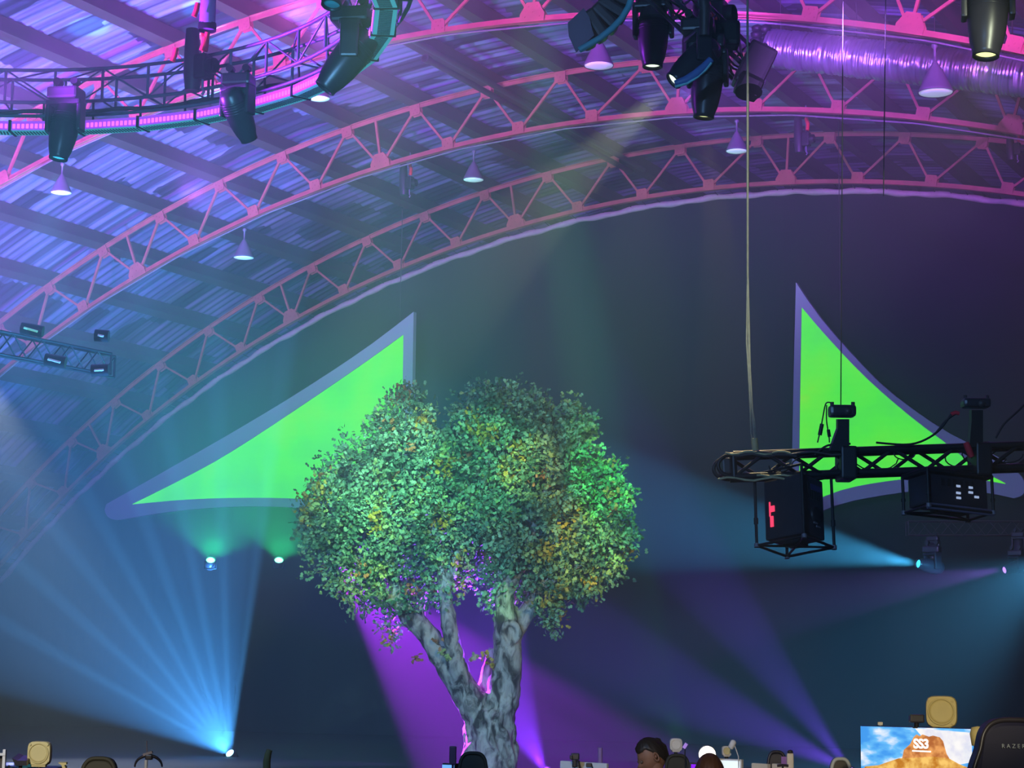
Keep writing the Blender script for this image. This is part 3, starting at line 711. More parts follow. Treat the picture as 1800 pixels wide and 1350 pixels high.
# ------------------------------------------------------------------ straight box truss
def box_truss(t, p0, p1, up, side, hgt, dep, rad, mt, n, brace=.6, ends=True):
    p0, p1 = Vector(p0), Vector(p1)
    cs = [(-hgt / 2, 0), (hgt / 2, 0), (-hgt / 2, dep), (hgt / 2, dep)]
    for h_, d_ in cs: MB().tube([p0 + up * h_ + side * d_, p1 + up * h_ + side * d_], rad, 10).build('chord_tube', mt, t)
    for i in range(n):
        a_, c_ = p0.lerp(p1, i / n), p0.lerp(p1, (i + 1) / n); mid = (a_ + c_) / 2
        for d_ in (0, dep):
            q = side * d_; r_ = rad * brace
            if d_: MB().tube([a_ + up * hgt / 2 + q, mid - up * hgt / 2 + q], r_, 7).build('brace', mt, t); MB().tube([mid - up * hgt / 2 + q, c_ + up * hgt / 2 + q], r_, 7).build('brace', mt, t)
            else: MB().tube([a_ - up * hgt / 2 + q, mid + up * hgt / 2 + q], r_, 7).build('brace', mt, t); MB().tube([mid + up * hgt / 2 + q, c_ - up * hgt / 2 + q], r_, 7).build('brace', mt, t)
        MB().tube([a_ - up * hgt / 2, mid - up * hgt / 2 + side * dep], rad * .5, 6).build('rung', mt, t)
        MB().tube([a_ + up * hgt / 2, mid + up * hgt / 2 + side * dep], rad * .5, 6).build('rung', mt, t)
    if ends:
        for e in (p0, p1):
            for d_ in (0, dep): MB().tube([e - up * hgt / 2 + side * d_, e + up * hgt / 2 + side * d_], rad, 8).build('end_post', mt, t)
FH = Vector((FW.x, FW.y, 0)).normalized(); RH = Vector((RT.x, RT.y, 0)).normalized(); ZU = Vector((0, 0, 1))
M['rig'] = mat('grey_rig_metal', (.09, .08, .12), .5, .2)
# middle rig: dark truss slanting to the right
t = thing('rig_truss', 'dark box truss slanting through the middle rig at the top', 'truss', W(1330, 120, 23))
pa, pb = W(1165, -45, 22.5), W(1345, 128, 24)
ax = (pb - pa).normalized(); upv = (ZU - ax * ax.z).normalized(); sd = ax.cross(upv)
if sd.dot(FW) < 0: sd = -sd
box_truss(t, pa, pb, upv, sd, .3, .3, .024, M['rig'], 5)
for k in range(7):
    b = MB(); P = []
    for i in range(12):
        u = i / 11; P.append(pa.lerp(pb, u) + upv * (.12 * math.sin(u * 5 + k * 1.7) - .03) + sd * (.04 * k) + Vector((0, 0, -.10 * math.sin(u * 3.1 * (1 + k % 3)) ** 2)))
    b.tube(P, .014, 6); b.build('cable', M['pipe'], t)
MB().tube([W(1235, -20, 22.3), W(1239, 15, 22.3), W(1238, 62, 22.3)], [.05, .07, .06], 8).build('cable_bundle', M['pipe'], t)
MB().rbox(W(1232, 95, 23), (.42, .3, .5), Matrix((RH, FH, ZU)).transposed(), .05).build('power_box', M['black'], t)
MB().rbox(W(1262, 62, 23.2), (.5, .3, .3), Matrix((RH, FH, ZU)).transposed(), .05).build('distribution_box', M['black'], t)
hoist('chain hoist in the middle rig with red slings next to the slanting truss', W(1262, 28, 24.5), 1.1, True, .25)
for i, (x, y, a_) in enumerate(((1247, 20, 0), (1258, 35, .2), (1270, 52, -.1), (1246, 88, .2))):
    tag(MB().tube([W(x - 2, y - 16, 24), W(x + 2, y, 24), W(x + 5, y + 15, 24)], .03, 7).build('red_sling', M['red']), ('uppermost of the red slings in the middle rig', 'red sling in the middle rig just under the uppermost one', 'red sling beside the distribution box of the middle rig', 'lowest red sling in the middle rig')[i], 'sling', 'red slings')
# speaker hung at the lower end of it
t = thing('hanging_speaker', 'dark hanging speaker at the lower right end of the slanting middle truss', 'speaker', W(1322, 140, 23.5))
Rsp = Matrix((RH, FH, ZU)).transposed() @ Matrix.Rotation(.45, 3, 'Y')
b = MB(); b.rbox(W(1326, 120, 23.5), (.34, .34, .55), Rsp, .04); b.build('cabinet', M['blackp'], t)
b = MB(); b.rbox(W(1316, 152, 23.3), (.3, .3, .25), Rsp, .06); b.lathe([(.0, 0), (.13, .01), (.16, .0)], 18, Matrix.Translation(W(1316, 162, 23.1)) @ rotdir(imgdir(265, .6))); b.build('horn', M['black'], t)
MB().tube([W(1316, 165, 23), W(1316, 330, 23)], .006, 5).build('tail_wire', M['pipe'], t)
# curved line array and the curved blue strip
def curved(name, label, cat, pts, wv, hv, mt, parts):
    t = thing(name, label, cat, pts[0]); b = MB(); n = len(pts)
    for i in range(n - 1):
        a_, c_ = pts[i], pts[i + 1]; d_ = (c_ - a_); L_ = d_.length; d_.normalize(); s_ = FW - d_ * FW.dot(d_); s_.normalize(); u_ = d_.cross(s_)
        rot = Matrix((d_, s_, u_)).transposed()
        MB().rbox((a_ + c_) / 2, (L_ * .94, wv, hv), rot, .03).build(parts, mt, t)
    return t
P = [W(x, y, 21.5) for x, y in ((1018, 62), (1038, 52), (1056, 40), (1070, 26), (1081, 9), (1089, -10), (1093, -32))]
t = curved('line_array', 'curved black speaker array at the top middle', 'speaker', P, .45, .34, M['blackp'], 'speaker_cabinet')
b = MB(); b.prism([W(x, y, 21.2) for x, y in ((998, 40), (1026, 14), (1036, 30), (1044, 62), (1013, 91), (1000, 62))], FW * .06); b.build('end_plate', mat('grey_end_plate', (.16, .12, .2), .6), t)
P = [W(x, y, 21.1) for x, y in ((1112, -8), (1104, 14), (1092, 33), (1076, 50), (1056, 66), (1036, 78), (1018, 88))]
b = MB(); b.tube(P, .035, 8); b.build('edge_rail', M['led_body'], t)
P = [W(x, y, 21.8) for x, y in ((1186, 146), (1206, 141), (1224, 130), (1239, 117), (1250, 104))]
t = thing('curved_strip', 'short curved blue strip sweeping beside the yellow beam head', 'led strip', P[0])
b = MB(); b.tube(P, [.03, .05, .055, .05, .04], 8); b.build('strip_body', mat('blue_strip_housing', (.08, .2, .5), .4), t)
b = MB(); b.tube([p - UP * .045 - FW * .03 for p in P], .016, 6); b.build('strip_edge', mat('pale_cyan_edge', (.3, .8, .8), .4), t)

# ------------------------------------------------------------------ black truss with two projectors at the right
DT = 20.
t = thing('lighting_truss', 'black box truss carrying two caged projectors across the right green sail', 'truss', W(1530, 815, DT))
p0, p1 = W(1290, 818, DT), W(1960, 795, DT * 1.01)
ax = (p1 - p0).normalized(); upv = (ZU - ax * ax.z).normalized(); sd = ax.cross(upv)
if sd.dot(FW) < 0: sd = -sd
box_truss(t, p0, p1, upv, sd, .225, .3, .034, M['black'], 6)
b = MB(); P = []
for d_ in (0, .3):
    P = [p0 + ax * (-.16 * math.sin(R(a_))) + upv * (.1125 * math.cos(R(a_))) + sd * d_ for a_ in range(0, 181, 15)]; b2 = MB().tube(P, .02, 8).build('end_loop', M['black'], t)
MB().rbox(p0 - ax * .07 + sd * .15, (.09, .3, .16), Matrix((ax, sd, upv)).transposed(), .02).build('end_block', M['pipe'], t)
M['rope_y'] = mat('yellow_lit_strap', (.5, .42, .22), .7, 0, .2, 20)  # yellow light from above put into the strap colour
for k, (x0_, x1_, yy, am) in enumerate(((1275, 1390, 796, 3), (1290, 1400, 800, 2), (1300, 1480, 797, 3), (1262, 1420, 842, 3), (1330, 1410, 836, 1))):
    P = [W(x0_ + (x1_ - x0_) * i / 10, yy + am * math.sin(i * 1.3 + k), DT - .04) for i in range(11)]
    MB().tube(P, .012, 6).build('strap', M['rope_y'] if k in (0, 3, 4) else M['pipe'], t)
for k in range(12):
    xx = (1370, 1400, 1430, 1455, 1500, 1540, 1590, 1690, 1730, 1750, 1770, 1780)[k]; rr = 14 + 8 * (k % 3)
    P = [W(xx + rr * 1.3 * math.cos(a_), (822 if k < 5 else 800) + (6 if k % 2 else -2) + rr * .7 * math.sin(a_), DT + .02 * k) for a_ in [j / 12 * (3.3 + k % 3) for j in range(13)]]
    MB().tube(P, .007, 6).build('cable', M['black'], t)
for k, ps in enumerate((((1540, 778), (1600, 781), (1640, 765), (1662, 740), (1680, 727)), ((1640, 765), (1655, 752), (1672, 728)), ((1750, 770), (1765, 745), (1790, 722), (1812, 700)), ((1495, 780), (1455, 783), (1432, 800)))):
    MB().tube([W(x, y, DT) for x, y in spline(list(ps), 5)], .011, 6).build('cable', M['black'], t)
# tracker heads on posts
def post_unit(label, xc, ytop, ybot, wpx, hpx, slant):
    t = thing('tracking_unit', label, 'camera unit', W(xc, ybot, DT)); s_ = DT / F
    rot = Matrix((RH, FH, ZU)).transposed()
    b = MB(); b.rbox(W(xc - 1, ytop, DT), (wpx * s_, .2, hpx * s_), rot, .03); b.build('camera_body', M['blackp'], t)
    b = MB()
    for sx in (-1, 1): b.lathe([(.0, -.02), (.02, -.02), (.02, .03), (0, .03)], 10, Matrix.Translation(W(xc + sx * wpx * .4, ytop - hpx * .55, DT)))
    b.lathe([(0, -.004), (.035, 0), (.04, .02)], 16, Matrix.Translation(W(xc + wpx * .22, ytop, DT - .105)) @ rotdir(-FW)); b.build('knob', M['pipe'], t)
    poly = [(-12, ybot), (12, ybot), (12, ytop + hpx * .55 + 3), (-8, ytop + hpx * .55 + 3), (-8, ytop + 30)]
    poly = [(xc + dx + (slant if dy > ytop + 50 else 0) * (dx < 0), dy) for dx, dy in poly]
    b = MB(); b.prism([W(x, y, DT - .04) for x, y in poly], FW * .12); b.build('post', M['black'], t)
    b = MB(); b.rbox(W(xc + 6, ybot + 24, DT + .12), (28 * s_, .42, 58 * s_), rot, .02); b.build('truss_clamp', M['black'], t)
    return t
post_unit('camera unit on a flared post above the left projector, seen against the green', 1481, 723, 792, 46, 20, -10)
post_unit('camera unit on a post above the right projector with a red cable tie', 1716, 709, 786, 48, 16, 0)
t = thing('cable_drop', 'two thin dark cables with plugs dangling beside the flared camera post', 'cable', W(1450, 740, DT))
for ps in (((1462, 708), (1452, 709), (1447, 730), (1443, 752), (1437, 778)), ((1453, 712), (1453, 740), (1457, 765), (1458, 778))):
    MB().tube([W(x, y, DT) for x, y in spline(list(ps), 5)], .007, 6).build('cable', M['black'], t)
MB().tube([W(1445, 745, DT), W(1441, 765, DT)], .022, 8).build('plug', M['black'], t); MB().tube([W(1456, 755, DT), W(1458, 768, DT)], .018, 8).build('plug', M['black'], t)
tag(MB().tube([W(1672, 728, DT), W(1680, 725, DT), W(1686, 727, DT)], .02, 7).build('cable_tie', M['red']), 'red cable tie beside the right camera unit above the truss', 'cable tie')
tag(MB().tube([W(1698, 778, DT - .06), W(1703, 790, DT - .06), W(1708, 803, DT - .06)], [.03, .035, .03], 7).build('red_strap', M['red']), 'red strap wrapped where the right camera post meets the truss', 'strap')
# projectors
def projector(label, xc, yc, d, size, yaw, cage, lamps):
    t = thing('stage_projector', label, 'projector', W(xc, yc, d), 'caged projectors under the black truss')
    rot = Matrix.Rotation(yaw, 3, 'Z') @ Matrix((RH, FH, ZU)).transposed(); c = W(xc, yc, d)
    w_, d_, h_ = size
    b = MB(); b.rbox(c, (w_, d_, h_), rot, .02); b.build('housing', M['blackp'], t)
    b = MB()
    for k in range(6): b.box(c + rot @ Vector((-w_ * .25 + k * w_ * .1, -d_ / 2 - .003, h_ * .25)), (w_ * .05, .008, h_ * .25), rot)
    for k in range(8): b.box(c + rot @ Vector((w_ / 2 + .003, -d_ * .35 + k * d_ * .1, 0)), (.008, d_ * .04, h_ * .6), rot)
    b.build('vent_grille', M['black'], t)
    cw, cd_, ch = cage; cc_ = c + rot @ Vector((0, 0, -.0))
    ps = [cc_ + rot @ Vector((sx * cw / 2, sy * cd_ / 2, 0)) for sx, sy in ((-1, -1), (1, -1), (1, 1), (-1, 1))]
    zt, zb = ch
    for p in ps:
        MB().tube([p + ZU * zb, p + ZU * zt], .016, 8).tube([p + ZU * (zb + .3 * (zt - zb)), p + ZU * (zb + .38 * (zt - zb))], .024, 8).build('cage_post', M['black'], t)
        MB().tube([p + ZU * (zb - .02), p + ZU * (zb + .02)], .028, 8).build('cage_foot', M['conduit'], t)
    for z_, nm in ((zb, 'cage_rail'), (zt, 'cage_rail')):
        for i in range(4): MB().tube([ps[i] + ZU * z_, ps[(i + 1) % 4] + ZU * z_], .014, 8).build(nm, M['black'], t)
    MB().tube([ps[0] + ZU * zb, ps[2] + ZU * zb], .012, 8).tube([ps[1] + ZU * zb, ps[3] + ZU * zb], .012, 8).build('cross_brace', M['black'], t)
    MB().rbox(c - ZU * (h_ / 2 + .03), (w_ * .5, d_ * .4, .05), rot, .01).build('foot_plate', M['black'], t)
    return t, rot, c
t, rot, c = projector('upright caged projector below the left end of the black truss, with red lights', 1396, 898, DT, (.38, .46, .62), .85, (.54, .56, (.37, -.37)), 0)
MB().box(c + rot @ Vector((-.195, .13, .0)), (.012, .05, .06), rot).box(c + rot @ Vector((-.195, .16, .0)), (.012, .012, .15), rot).build('indicator', M['led_red'], t)
MB().box(c + rot @ Vector((-.195, .14, -.13)), (.012, .035, .11), rot).build('indicator', M['led_red'], t)
MB().lathe([(.0, .02), (.05, .02), (.075, .03), (.085, .0), (.085, -.03)], 24, Matrix.Translation(c + rot @ Vector((.02, -.235, -.08))) @ rotdir(rot @ Vector((0, 1, 0)))).build('lens', M['black'], t)
for z_, x_ in ((-.03, .02), (-.08, .06), (-.17, .0), (-.2, .05)): MB().rbox(c + rot @ Vector((x_, -.245, z_)), (.07, .012, .02), rot, .005).build('bright_mark', M['conduit'], t)  # lens glints put in as small pale blocks
MB().box(c + rot @ Vector((.05, -.235, .2)), (.2, .01, .06), rot).build('side_panel', M['violetish'], t)
t.matrix_basis = Matrix.Translation(c) @ Matrix.Rotation(-.2, 4, RH)
t, rot, c = projector('caged projector lying flat below the right part of the black truss', 1666, 869, DT, (.72, .34, .3), .42, (.78, .42, (.19, -.19)), 0)
for x_, z_ in ((.0, .05), (.0, -.02), (.0, -.07), (.15, .05), (.15, .0), (.22, -.04)):
    MB().box(c + rot @ Vector((x_, -.175, z_)), (.05, .012, .022), rot).build('bright_mark', M['lens'], t)  # bright spots put in as small glowing blocks
b = MB(); b.rbox(c + ZU * .17, (.8, .46, .025), rot, .008); b.build('top_plate', M['black'], t)
for k, z_ in enumerate((-.17, -.21)): MB().tube([c + rot @ Vector((-.4, -.2, z_)), c + rot @ Vector((.4, -.2, z_))], .014, 8).build('lower_rail', M['alu'], t)
t.matrix_basis = Matrix.Translation(c) @ Matrix.Rotation(-.12, 4, RH)
# rope hoisting the truss and fine wires
t = thing('hoist_rope', 'pale ropes dropping from the middle rig to the left end of the black truss', 'rope', W(1327, 790, DT))
for k, ps in enumerate((((1314, -20), (1314, 200), (1314, 480), (1318, 650), (1322, 720), (1329, 788)), ((1314, 420), (1315, 560), (1317, 690), (1326, 740), (1330, 788)), ((1314, 470), (1312, 600), (1317, 680), (1320, 760), (1326, 790)))):
    MB().tube([W(x, y, DT + .1) for x, y in ps], .009 if k else .012, 6).build('rope_strand', M['rope'], t)
MB().tube([W(1326, 770, DT + .1), W(1328, 795, DT + .1)], .035, 8).build('knot', M['rope_y'], t)
for x0_, x1_, y0_, y1_, lab in ((1482, 1478, -20, 712, 'thin dark wire running down to the flared camera post'), (1557, 1553, -20, 560, 'thin dark wire in front of the silver duct')):
    if 'duct' in lab: y1_ = 345
    tag(MB().tube([W(x0_, y0_, DT), W(x1_, y1_, DT)], .006, 5).build('wire', M['black']), lab, 'wire')

# ------------------------------------------------------------------ distant trusses
t = thing('back_truss', 'faint grey box truss low behind the right projector', 'truss', W(1700, 928, 43))
box_truss(t, W(1597, 928, 43), W(1880, 928, 43), ZU, FH, .3, .3, .013, M['pipe'], 7)
for x, y, lab, ln in ((1640, 957, 'small unlit wash lamp under the faint back truss, the one at its left end', M['lens']), (1790, 950, 'small unlit wash lamp under the faint back truss by the right edge', M['lens'])):
    moving_head(lab, W(x, y - 14, 43), (0, -.3, -1), ln, .7, group='moving head spotlights')
def ball(label, x, y, d, a, toward, ln, s):
    dv = imgdir(a, toward).normalized(); q = W(x, y, d) - dv * (.37 * s)
    return moving_head(label, q + Vector((0, 0, .43 * s)), dv, ln, s)
ball('cyan lit moving head below the back truss throwing its beam to the left', 1615, 991, 38.3, 168, .5, M['lens_aqua'], .9)
ball('purple lit moving head near the right edge beaming left', 1766, 1002, 38.3, 190, .5, M['lens_pur'], .75)
t = thing('side_truss', 'hazy box truss with dim lamps at the left edge', 'truss', W(100, 600, 38))
box_truss(t, W(-60, 590, 38), W(195, 640, 42), ZU, FH, .45, .4, .025, M['black'], 5)
for x, y, x2, y2, mt, lab in ((42, 576, 66, 583, M['led_g'], 'dim green lit lamp bar at the left edge in the haze'), (84, 631, 106, 637, M['led_w'], 'pale lit bar under the hazy left truss'), (172, 589, 182, 591, M['led_w'], 'short pale bar at the upper end of the hazy left truss'), (166, 651, 182, 650, M['led_w'], 'short pale bar at the lower right of the hazy left truss')):
    tb = thing('lamp_bar', lab, 'stage light', W(x, y, 39), 'dim lamp bars on the left truss')
    a_, c_ = W(x, y, 39), W(x2, y2, 39)
    MB().tube([a_, c_], .022, 8).build('glowing_tube', mt, tb); MB().tube([a_ + FW * .12 - RT * .08, c_ + FW * .12 + RT * .08], .12, 8).build('housing', M['black'], tb)

# ------------------------------------------------------------------ lit floor and rail fixtures
def small_fixture(label, x, y, d, a, ln, ground):
    t = thing('uplight_can', label, 'stage light', (0, 0, 0), 'small lit uplights')
    dv = imgdir(a, .75).normalized(); p = W(x, y, d); m4 = rotdir(dv)
    MB().lathe([(0, .2), (.09, .19), (.11, .1), (.11, -.02), (.09, -.03)], 20, m4).build('housing', M['blackp'], t)
    MB().lathe([(0, -.035), (.06, -.03), (.088, -.015)], 20, m4).build('lens', ln, t)
    MB().tube([(-.15, 0, 0), (-.15, 0, -.16), (.15, 0, -.16), (.15, 0, 0)], .014, 6).build('bracket', M['black'], t)
    if ground and p.z < 1: MB().tube([(0, .02, -.16), (0, .02, -max(.17, p.z))], .03, 8).build('stand', M['curtain'], t)
    t.matrix_basis = Matrix.Translation(p + dv * 0)
    return t
small_fixture('brilliant icy blue uplight on the floor with the fan of blue rays', 405, 1325, 40.4, 120, M['lens_blue'], True)
small_fixture('green uplight below the left sail, the left of the pair', 370, 986, 41.3, 80, M['lens_grn'], True)
small_fixture('green uplight below the left sail, the right of the pair nearer the tree', 490, 986, 41.3, 80, M['lens_grn'], True)
small_fixture('violet uplight at the foot of the tree, right of the trunk', 959, 1358, 31.8, 117, M['lens_pur'], True)
small_fixture('purple uplight half hidden behind the grey chair', 1495, 1358, 34.3, 140, M['lens_pur'], True)

# ------------------------------------------------------------------ desks, screens, chairs, people along the bottom edge
HR = Matrix((RH, FH, ZU)).transposed()
def desk(label, x0, x1, d, z=.74):
    a_, c_ = W(x0, 1300, d), W(x1, 1300, d); a_.z = c_.z = z
    t = thing('long_desk', label, 'desk', Vector(((a_.x + c_.x) / 2, (a_.y + c_.y) / 2, 0)), 'desks below the picture edge')
    L_ = (c_ - a_).length; mid = (a_ + c_) / 2; rot = HR
    MB().rbox(mid - ZU * .015, (L_, .75, .03), rot, .008).build('desk_top', M['desk'], t)
    for sx in (-1, 1):
        for sy in (-1, 1): MB().box(mid + rot @ Vector((sx * (L_ / 2 - .06), sy * .32, -z / 2 - .015)), (.05, .05, z - .03), rot).build('leg', M['black'], t)
    return t
def foot(t, p, z=.74, mt=None, r=.018, base=(.24, .18)):
    MB().tube([Vector((p.x, p.y, z)), p], r, 10).build('stand', mt or M['black'], t)
    MB().rbox(Vector((p.x, p.y, z + .008)), (base[0], base[1], .015), HR, .005).build('stand_base', mt or M['black'], t)

desk('long desk on the left under the beige key lamp and headset stand', -60, 300, 11)
desk('desk in the middle beside the black chair near the trunk', 690, 1120, 14.6)
desk('desk right of the seated person with the bright round lamp', 1165, 1420, 12.6)
desk('desk at the right under the big desert picture screen', 1500, 1745, 9.85)
def text_mesh(cu_, mt):
    tmp = bpy.data.objects.new('tmp', cu_); col.objects.link(tmp); bpy.context.view_layer.update()
    me = bpy.data.meshes.new_from_object(tmp.evaluated_get(bpy.context.evaluated_depsgraph_get()))
    bpy.data.objects.remove(tmp); me.materials.clear(); me.materials.append(mt)
    o = bpy.data.objects.new('lettering', me); col.objects.link(o); return o
def gchair(label, xc, ytop, d, wpx, mt, mt2, yaw=0., cat='chair', hgt=None, text=None):
    top = W(xc, ytop, d); w_ = wpx * d / F; t = thing('gaming_chair', label, cat, Vector((top.x, top.y, 0)), 'high backed chairs')
    rot = Matrix.Rotation(yaw, 3, 'Z') @ HR; c = Vector((top.x, top.y, 0)); zt = top.z
    # backrest seen from behind: shouldered outline, wide in the middle
    zs = .48; H_ = zt - zs
    prof = [(0, .44), (.12, .5), (.4, .56), (.62, .6), (.76, .56), (.86, .46), (.93, .41), (.975, .32), (.995, .2), (1.0, .08)]
    prof = spline(prof, 4)
    pl = [Vector((w_ * b_, 0, zs + H_ * a_)) for a_, b_ in prof]; pr_ = [Vector((-p.x, 0, p.z)) for p in reversed(pl)]
    poly = pl + pr_
    b = MB(); n = len(poly); vs = []; lay = ((-.05, .93), (-.035, 1.), (.035, 1.), (.06, .9))
    cz = zs + H_ * .5
    for yo, k in lay:
        for p in poly: vs.append(c + rot @ Vector((p.x * k, yo + .05 * ((p.z - cz) / H_) ** 2, 0)) + ZU * (cz + (p.z - cz) * (k if k < 1 else 1)))
    fs = [list(range(n))[::-1], list(range(3 * n, 4 * n))]
    for l in range(3):
        for i in range(n): fs.append((l * n + i, l * n + (i + 1) % n, (l + 1) * n + (i + 1) % n, (l + 1) * n + i))
    b.add(vs, fs, 0, False); b.build('backrest', mt, t)
    edge = [c + rot @ Vector((p.x * .985, -.045 + .05 * ((p.z - cz) / H_) ** 2, 0)) + ZU * (cz + (p.z - cz) * .985) for p in poly]
    MB().tube(edge, .011, 8).build('piping', mt2, t)
    MB().rbox(c + rot @ Vector((0, .27, .46)), (w_ * .95, .5, .1), rot, .035).build('seat', mt, t)
    for sx in (-1, 1):
        MB().tube([c + rot @ Vector((sx * w_ * .5, .2, .44)), c + rot @ Vector((sx * w_ * .62, .2, .46)), c + rot @ Vector((sx * w_ * .62, .2, .66))], .018, 8).rbox(c + rot @ Vector((sx * w_ * .62, .2, .68)), (.08, .26, .03), rot, .012).build('armrest', M['blackp'], t)
    MB().tube([c + rot @ Vector((0, .25, .42)), c + rot @ Vector((0, .25, .1))], .03, 10).build('gas_column', M['black'], t)
    for k in range(5):
        a_ = k * 1.2566; e = c + rot @ Vector((.3 * math.cos(a_), .25 + .3 * math.sin(a_), .07))
        lg = MB().bar(c + rot @ Vector((0, .25, .11)), e, .045, .035).build('leg', M['blackp'], t)
        MB().tube([e + Vector((-.015, 0, -.04)), e + Vector((.015, 0, -.04))], .03, 12).build('caster', M['black'], lg)
    if text:
        cu_ = bpy.data.curves.new('lettering', 'FONT'); cu_.body = text; cu_.size = .024; cu_.extrude = .001; cu_.align_x = 'CENTER'; cu_.space_character = 1.6; cu_.materials.append(mt2)
        o = text_mesh(cu_, M['letter']); o.parent = t
        p = W(1771, 1314, d) + rot @ Vector((0, -.075, 0)); loc = Vector((p.x, p.y, p.z)) - t.location
        m3 = rot.to_4x4() @ Matrix.Rotation(math.pi / 2, 4, 'X'); m3.translation = loc; o.matrix_basis = m3
    return t
M['letter'] = mat('dull_grey_letters', (.45, .5, .55), .5)
M['oliveblack'] = mat('warm_black_fabric', (.03, .028, .018), .7, 0, .15, 12)
gchair('tall black chair at the right edge with faint letters, hiding part of the desert screen', 1777, 1262, 8.4, 136, M['leather'], M['blackp'], .08, text='RAZER')
gchair('black chair rising in front of the base of the tree trunk', 832, 1322, 12, 52, M['oliveblack'], M['oliveblack'])
gchair('black chair between the beige key lamp and the headset stand', 177, 1331, 10, 66, M['oliveblack'], M['oliveblack'])
gchair('grey chair in front of the purple beams, left of the desert screen', 1476, 1332, 11.5, 38, M['greyleather'], M['letter'])
gchair('dark grey chair just behind the seated person', 1190, 1326, 13.2, 44, M['oliveblack'], M['oliveblack'])
gchair('dark rounded chair between the white monitors and the beige bar', 1364, 1320, 13.5, 34, M['blackp'], M['blackp'])

def key_lamp(label, xc, yc, d, wpx, mt, face, yaw=0., stand_to=.74, lab2=None, lit=False):
    t = thing('key_lamp', label, 'desk lamp', W(xc, yc, d), 'square key lamps'); s_ = wpx * d / F
    rot = Matrix.Rotation(yaw, 3, 'Z') @ HR; c = W(xc, yc, d)
    b = MB(); n = 32; vs = []
    def sq(k, yo, e=4.5):
        out = []
        for i in range(n):
            a_ = i / n * 6.283; ca, sa = math.cos(a_), math.sin(a_)
            r_ = (abs(ca) ** e + abs(sa) ** e) ** (-1 / e) * s_ / 2 * k; out.append(c + rot @ Vector((r_ * ca, yo, r_ * sa * 1.02)))
        return out
    rings = [sq(.9, .03), sq(1., .015), sq(1., -.015), sq(.95, -.03), sq(.84, -.031, 2.0)]
    for r_ in rings: vs += r_
    fs = [list(range(n))]
    for l in range(4):
        for i in range(n): fs.append((l * n + i, (l) * n + (i + 1) % n, (l + 1) * n + (i + 1) % n, (l + 1) * n + i))
    b.add(vs, fs, 0, False); b.build('body', mt, t)
    b = MB(); rim = [c + rot @ Vector((s_ * .41 * math.cos(i / 32 * 6.2832), -.034, s_ * .41 * math.sin(i / 32 * 6.2832))) for i in range(33)]; b.tube(rim, s_ * .028, 8); b.build('rim', mt, t)
    for sx in (-1, 1):
        for sz in (-1, 1):
            q = c + rot @ Vector((sx * s_ * .37, -.032, sz * s_ * .37)); MB().tube([q, q + rot @ Vector((0, -.008, 0))], s_ * .05, 12).build('corner_boss', mt, t)
    MB().lathe([(0, .03), (s_ * .3, .03), (s_ * .385, .031), (s_ * .385, .02)], 32, Matrix.Translation(c) @ rotdir(rot @ Vector((0, 1, 0)))).build('front_disc', face, t)
    MB().rbox(c - ZU * (s_ * .53), (s_ * .62, .045, s_ * .1), rot, .006).build('neck', mt, t)
    foot(t, c - ZU * s_ * .56, stand_to, M['black'], .012, (.14, .12))
    return t
key_lamp('beige square key lamp at the left above the desk edge', 70, 1324, 10.9, 41, M['beige'], M['beige'])
key_lamp('large beige square key lamp above the desert picture screen', 1655, 1251, 10.0, 54, M['beige'], M['beige'], -.25)
key_lamp('small cream square key lamp above the chair behind the seated person', 1188, 1309, 13.3, 22, M['cream'], M['cream'])
key_lamp('cream key lamp right of the glowing round one, next to a white bulb', 1277, 1320, 12.9, 17, M['cream'], M['beige'])
t = thing('round_lamp', 'brightly glowing white round lamp between two heads', 'desk lamp', W(1243, 1326, 12.6)); c = W(1243, 1326, 12.6)
MB().lathe([(0, -.05), (.04, -.045), (.052, -.02), (.052, .0), (0, .0)], 28, Matrix.Translation(c) @ rotdir(-FW)).build('diffuser', M['hot'], t)
MB().lathe([(.054, -.01), (.056, .02), (.03, .04), (0, .04)], 28, Matrix.Translation(c) @ rotdir(-FW)).build('housing', M['cream'], t); foot(t, c - ZU * .05 + FW * .03)
t = thing('small_spot_lamp', 'small white bulb lamp on a thin bent arm beside the cream key lamp', 'desk lamp', W(1288, 1312, 12.7)); c = W(1287, 1309, 12.7)
MB().lathe([(0, -.03), (.018, -.025), (.02, .02), (.012, .03), (0, .03)], 16, Matrix.Translation(c) @ rotdir(imgdir(240, .3))).build('bulb_shade', M['whitep'], t)
MB().tube([c + ZU * .005 + RT * .012, W(1294, 1318, 12.7), W(1298, 1330, 12.7), W(1299, 1370, 12.7)], .004, 6).build('arm', M['whitep'], t); foot(t, W(1299, 1368, 12.7), r=.008)
t = thing('desk_tube', 'violet tube lamp standing behind the pale monitor', 'desk lamp', W(1055, 1330, 14.6))
MB().tube([W(1055, 1314, 14.6), W(1055, 1342, 14.6)], .017, 12).build('tube', mat('mauve_tube', (.35, .2, .45), .5), t); foot(t, W(1055, 1342, 14.6))

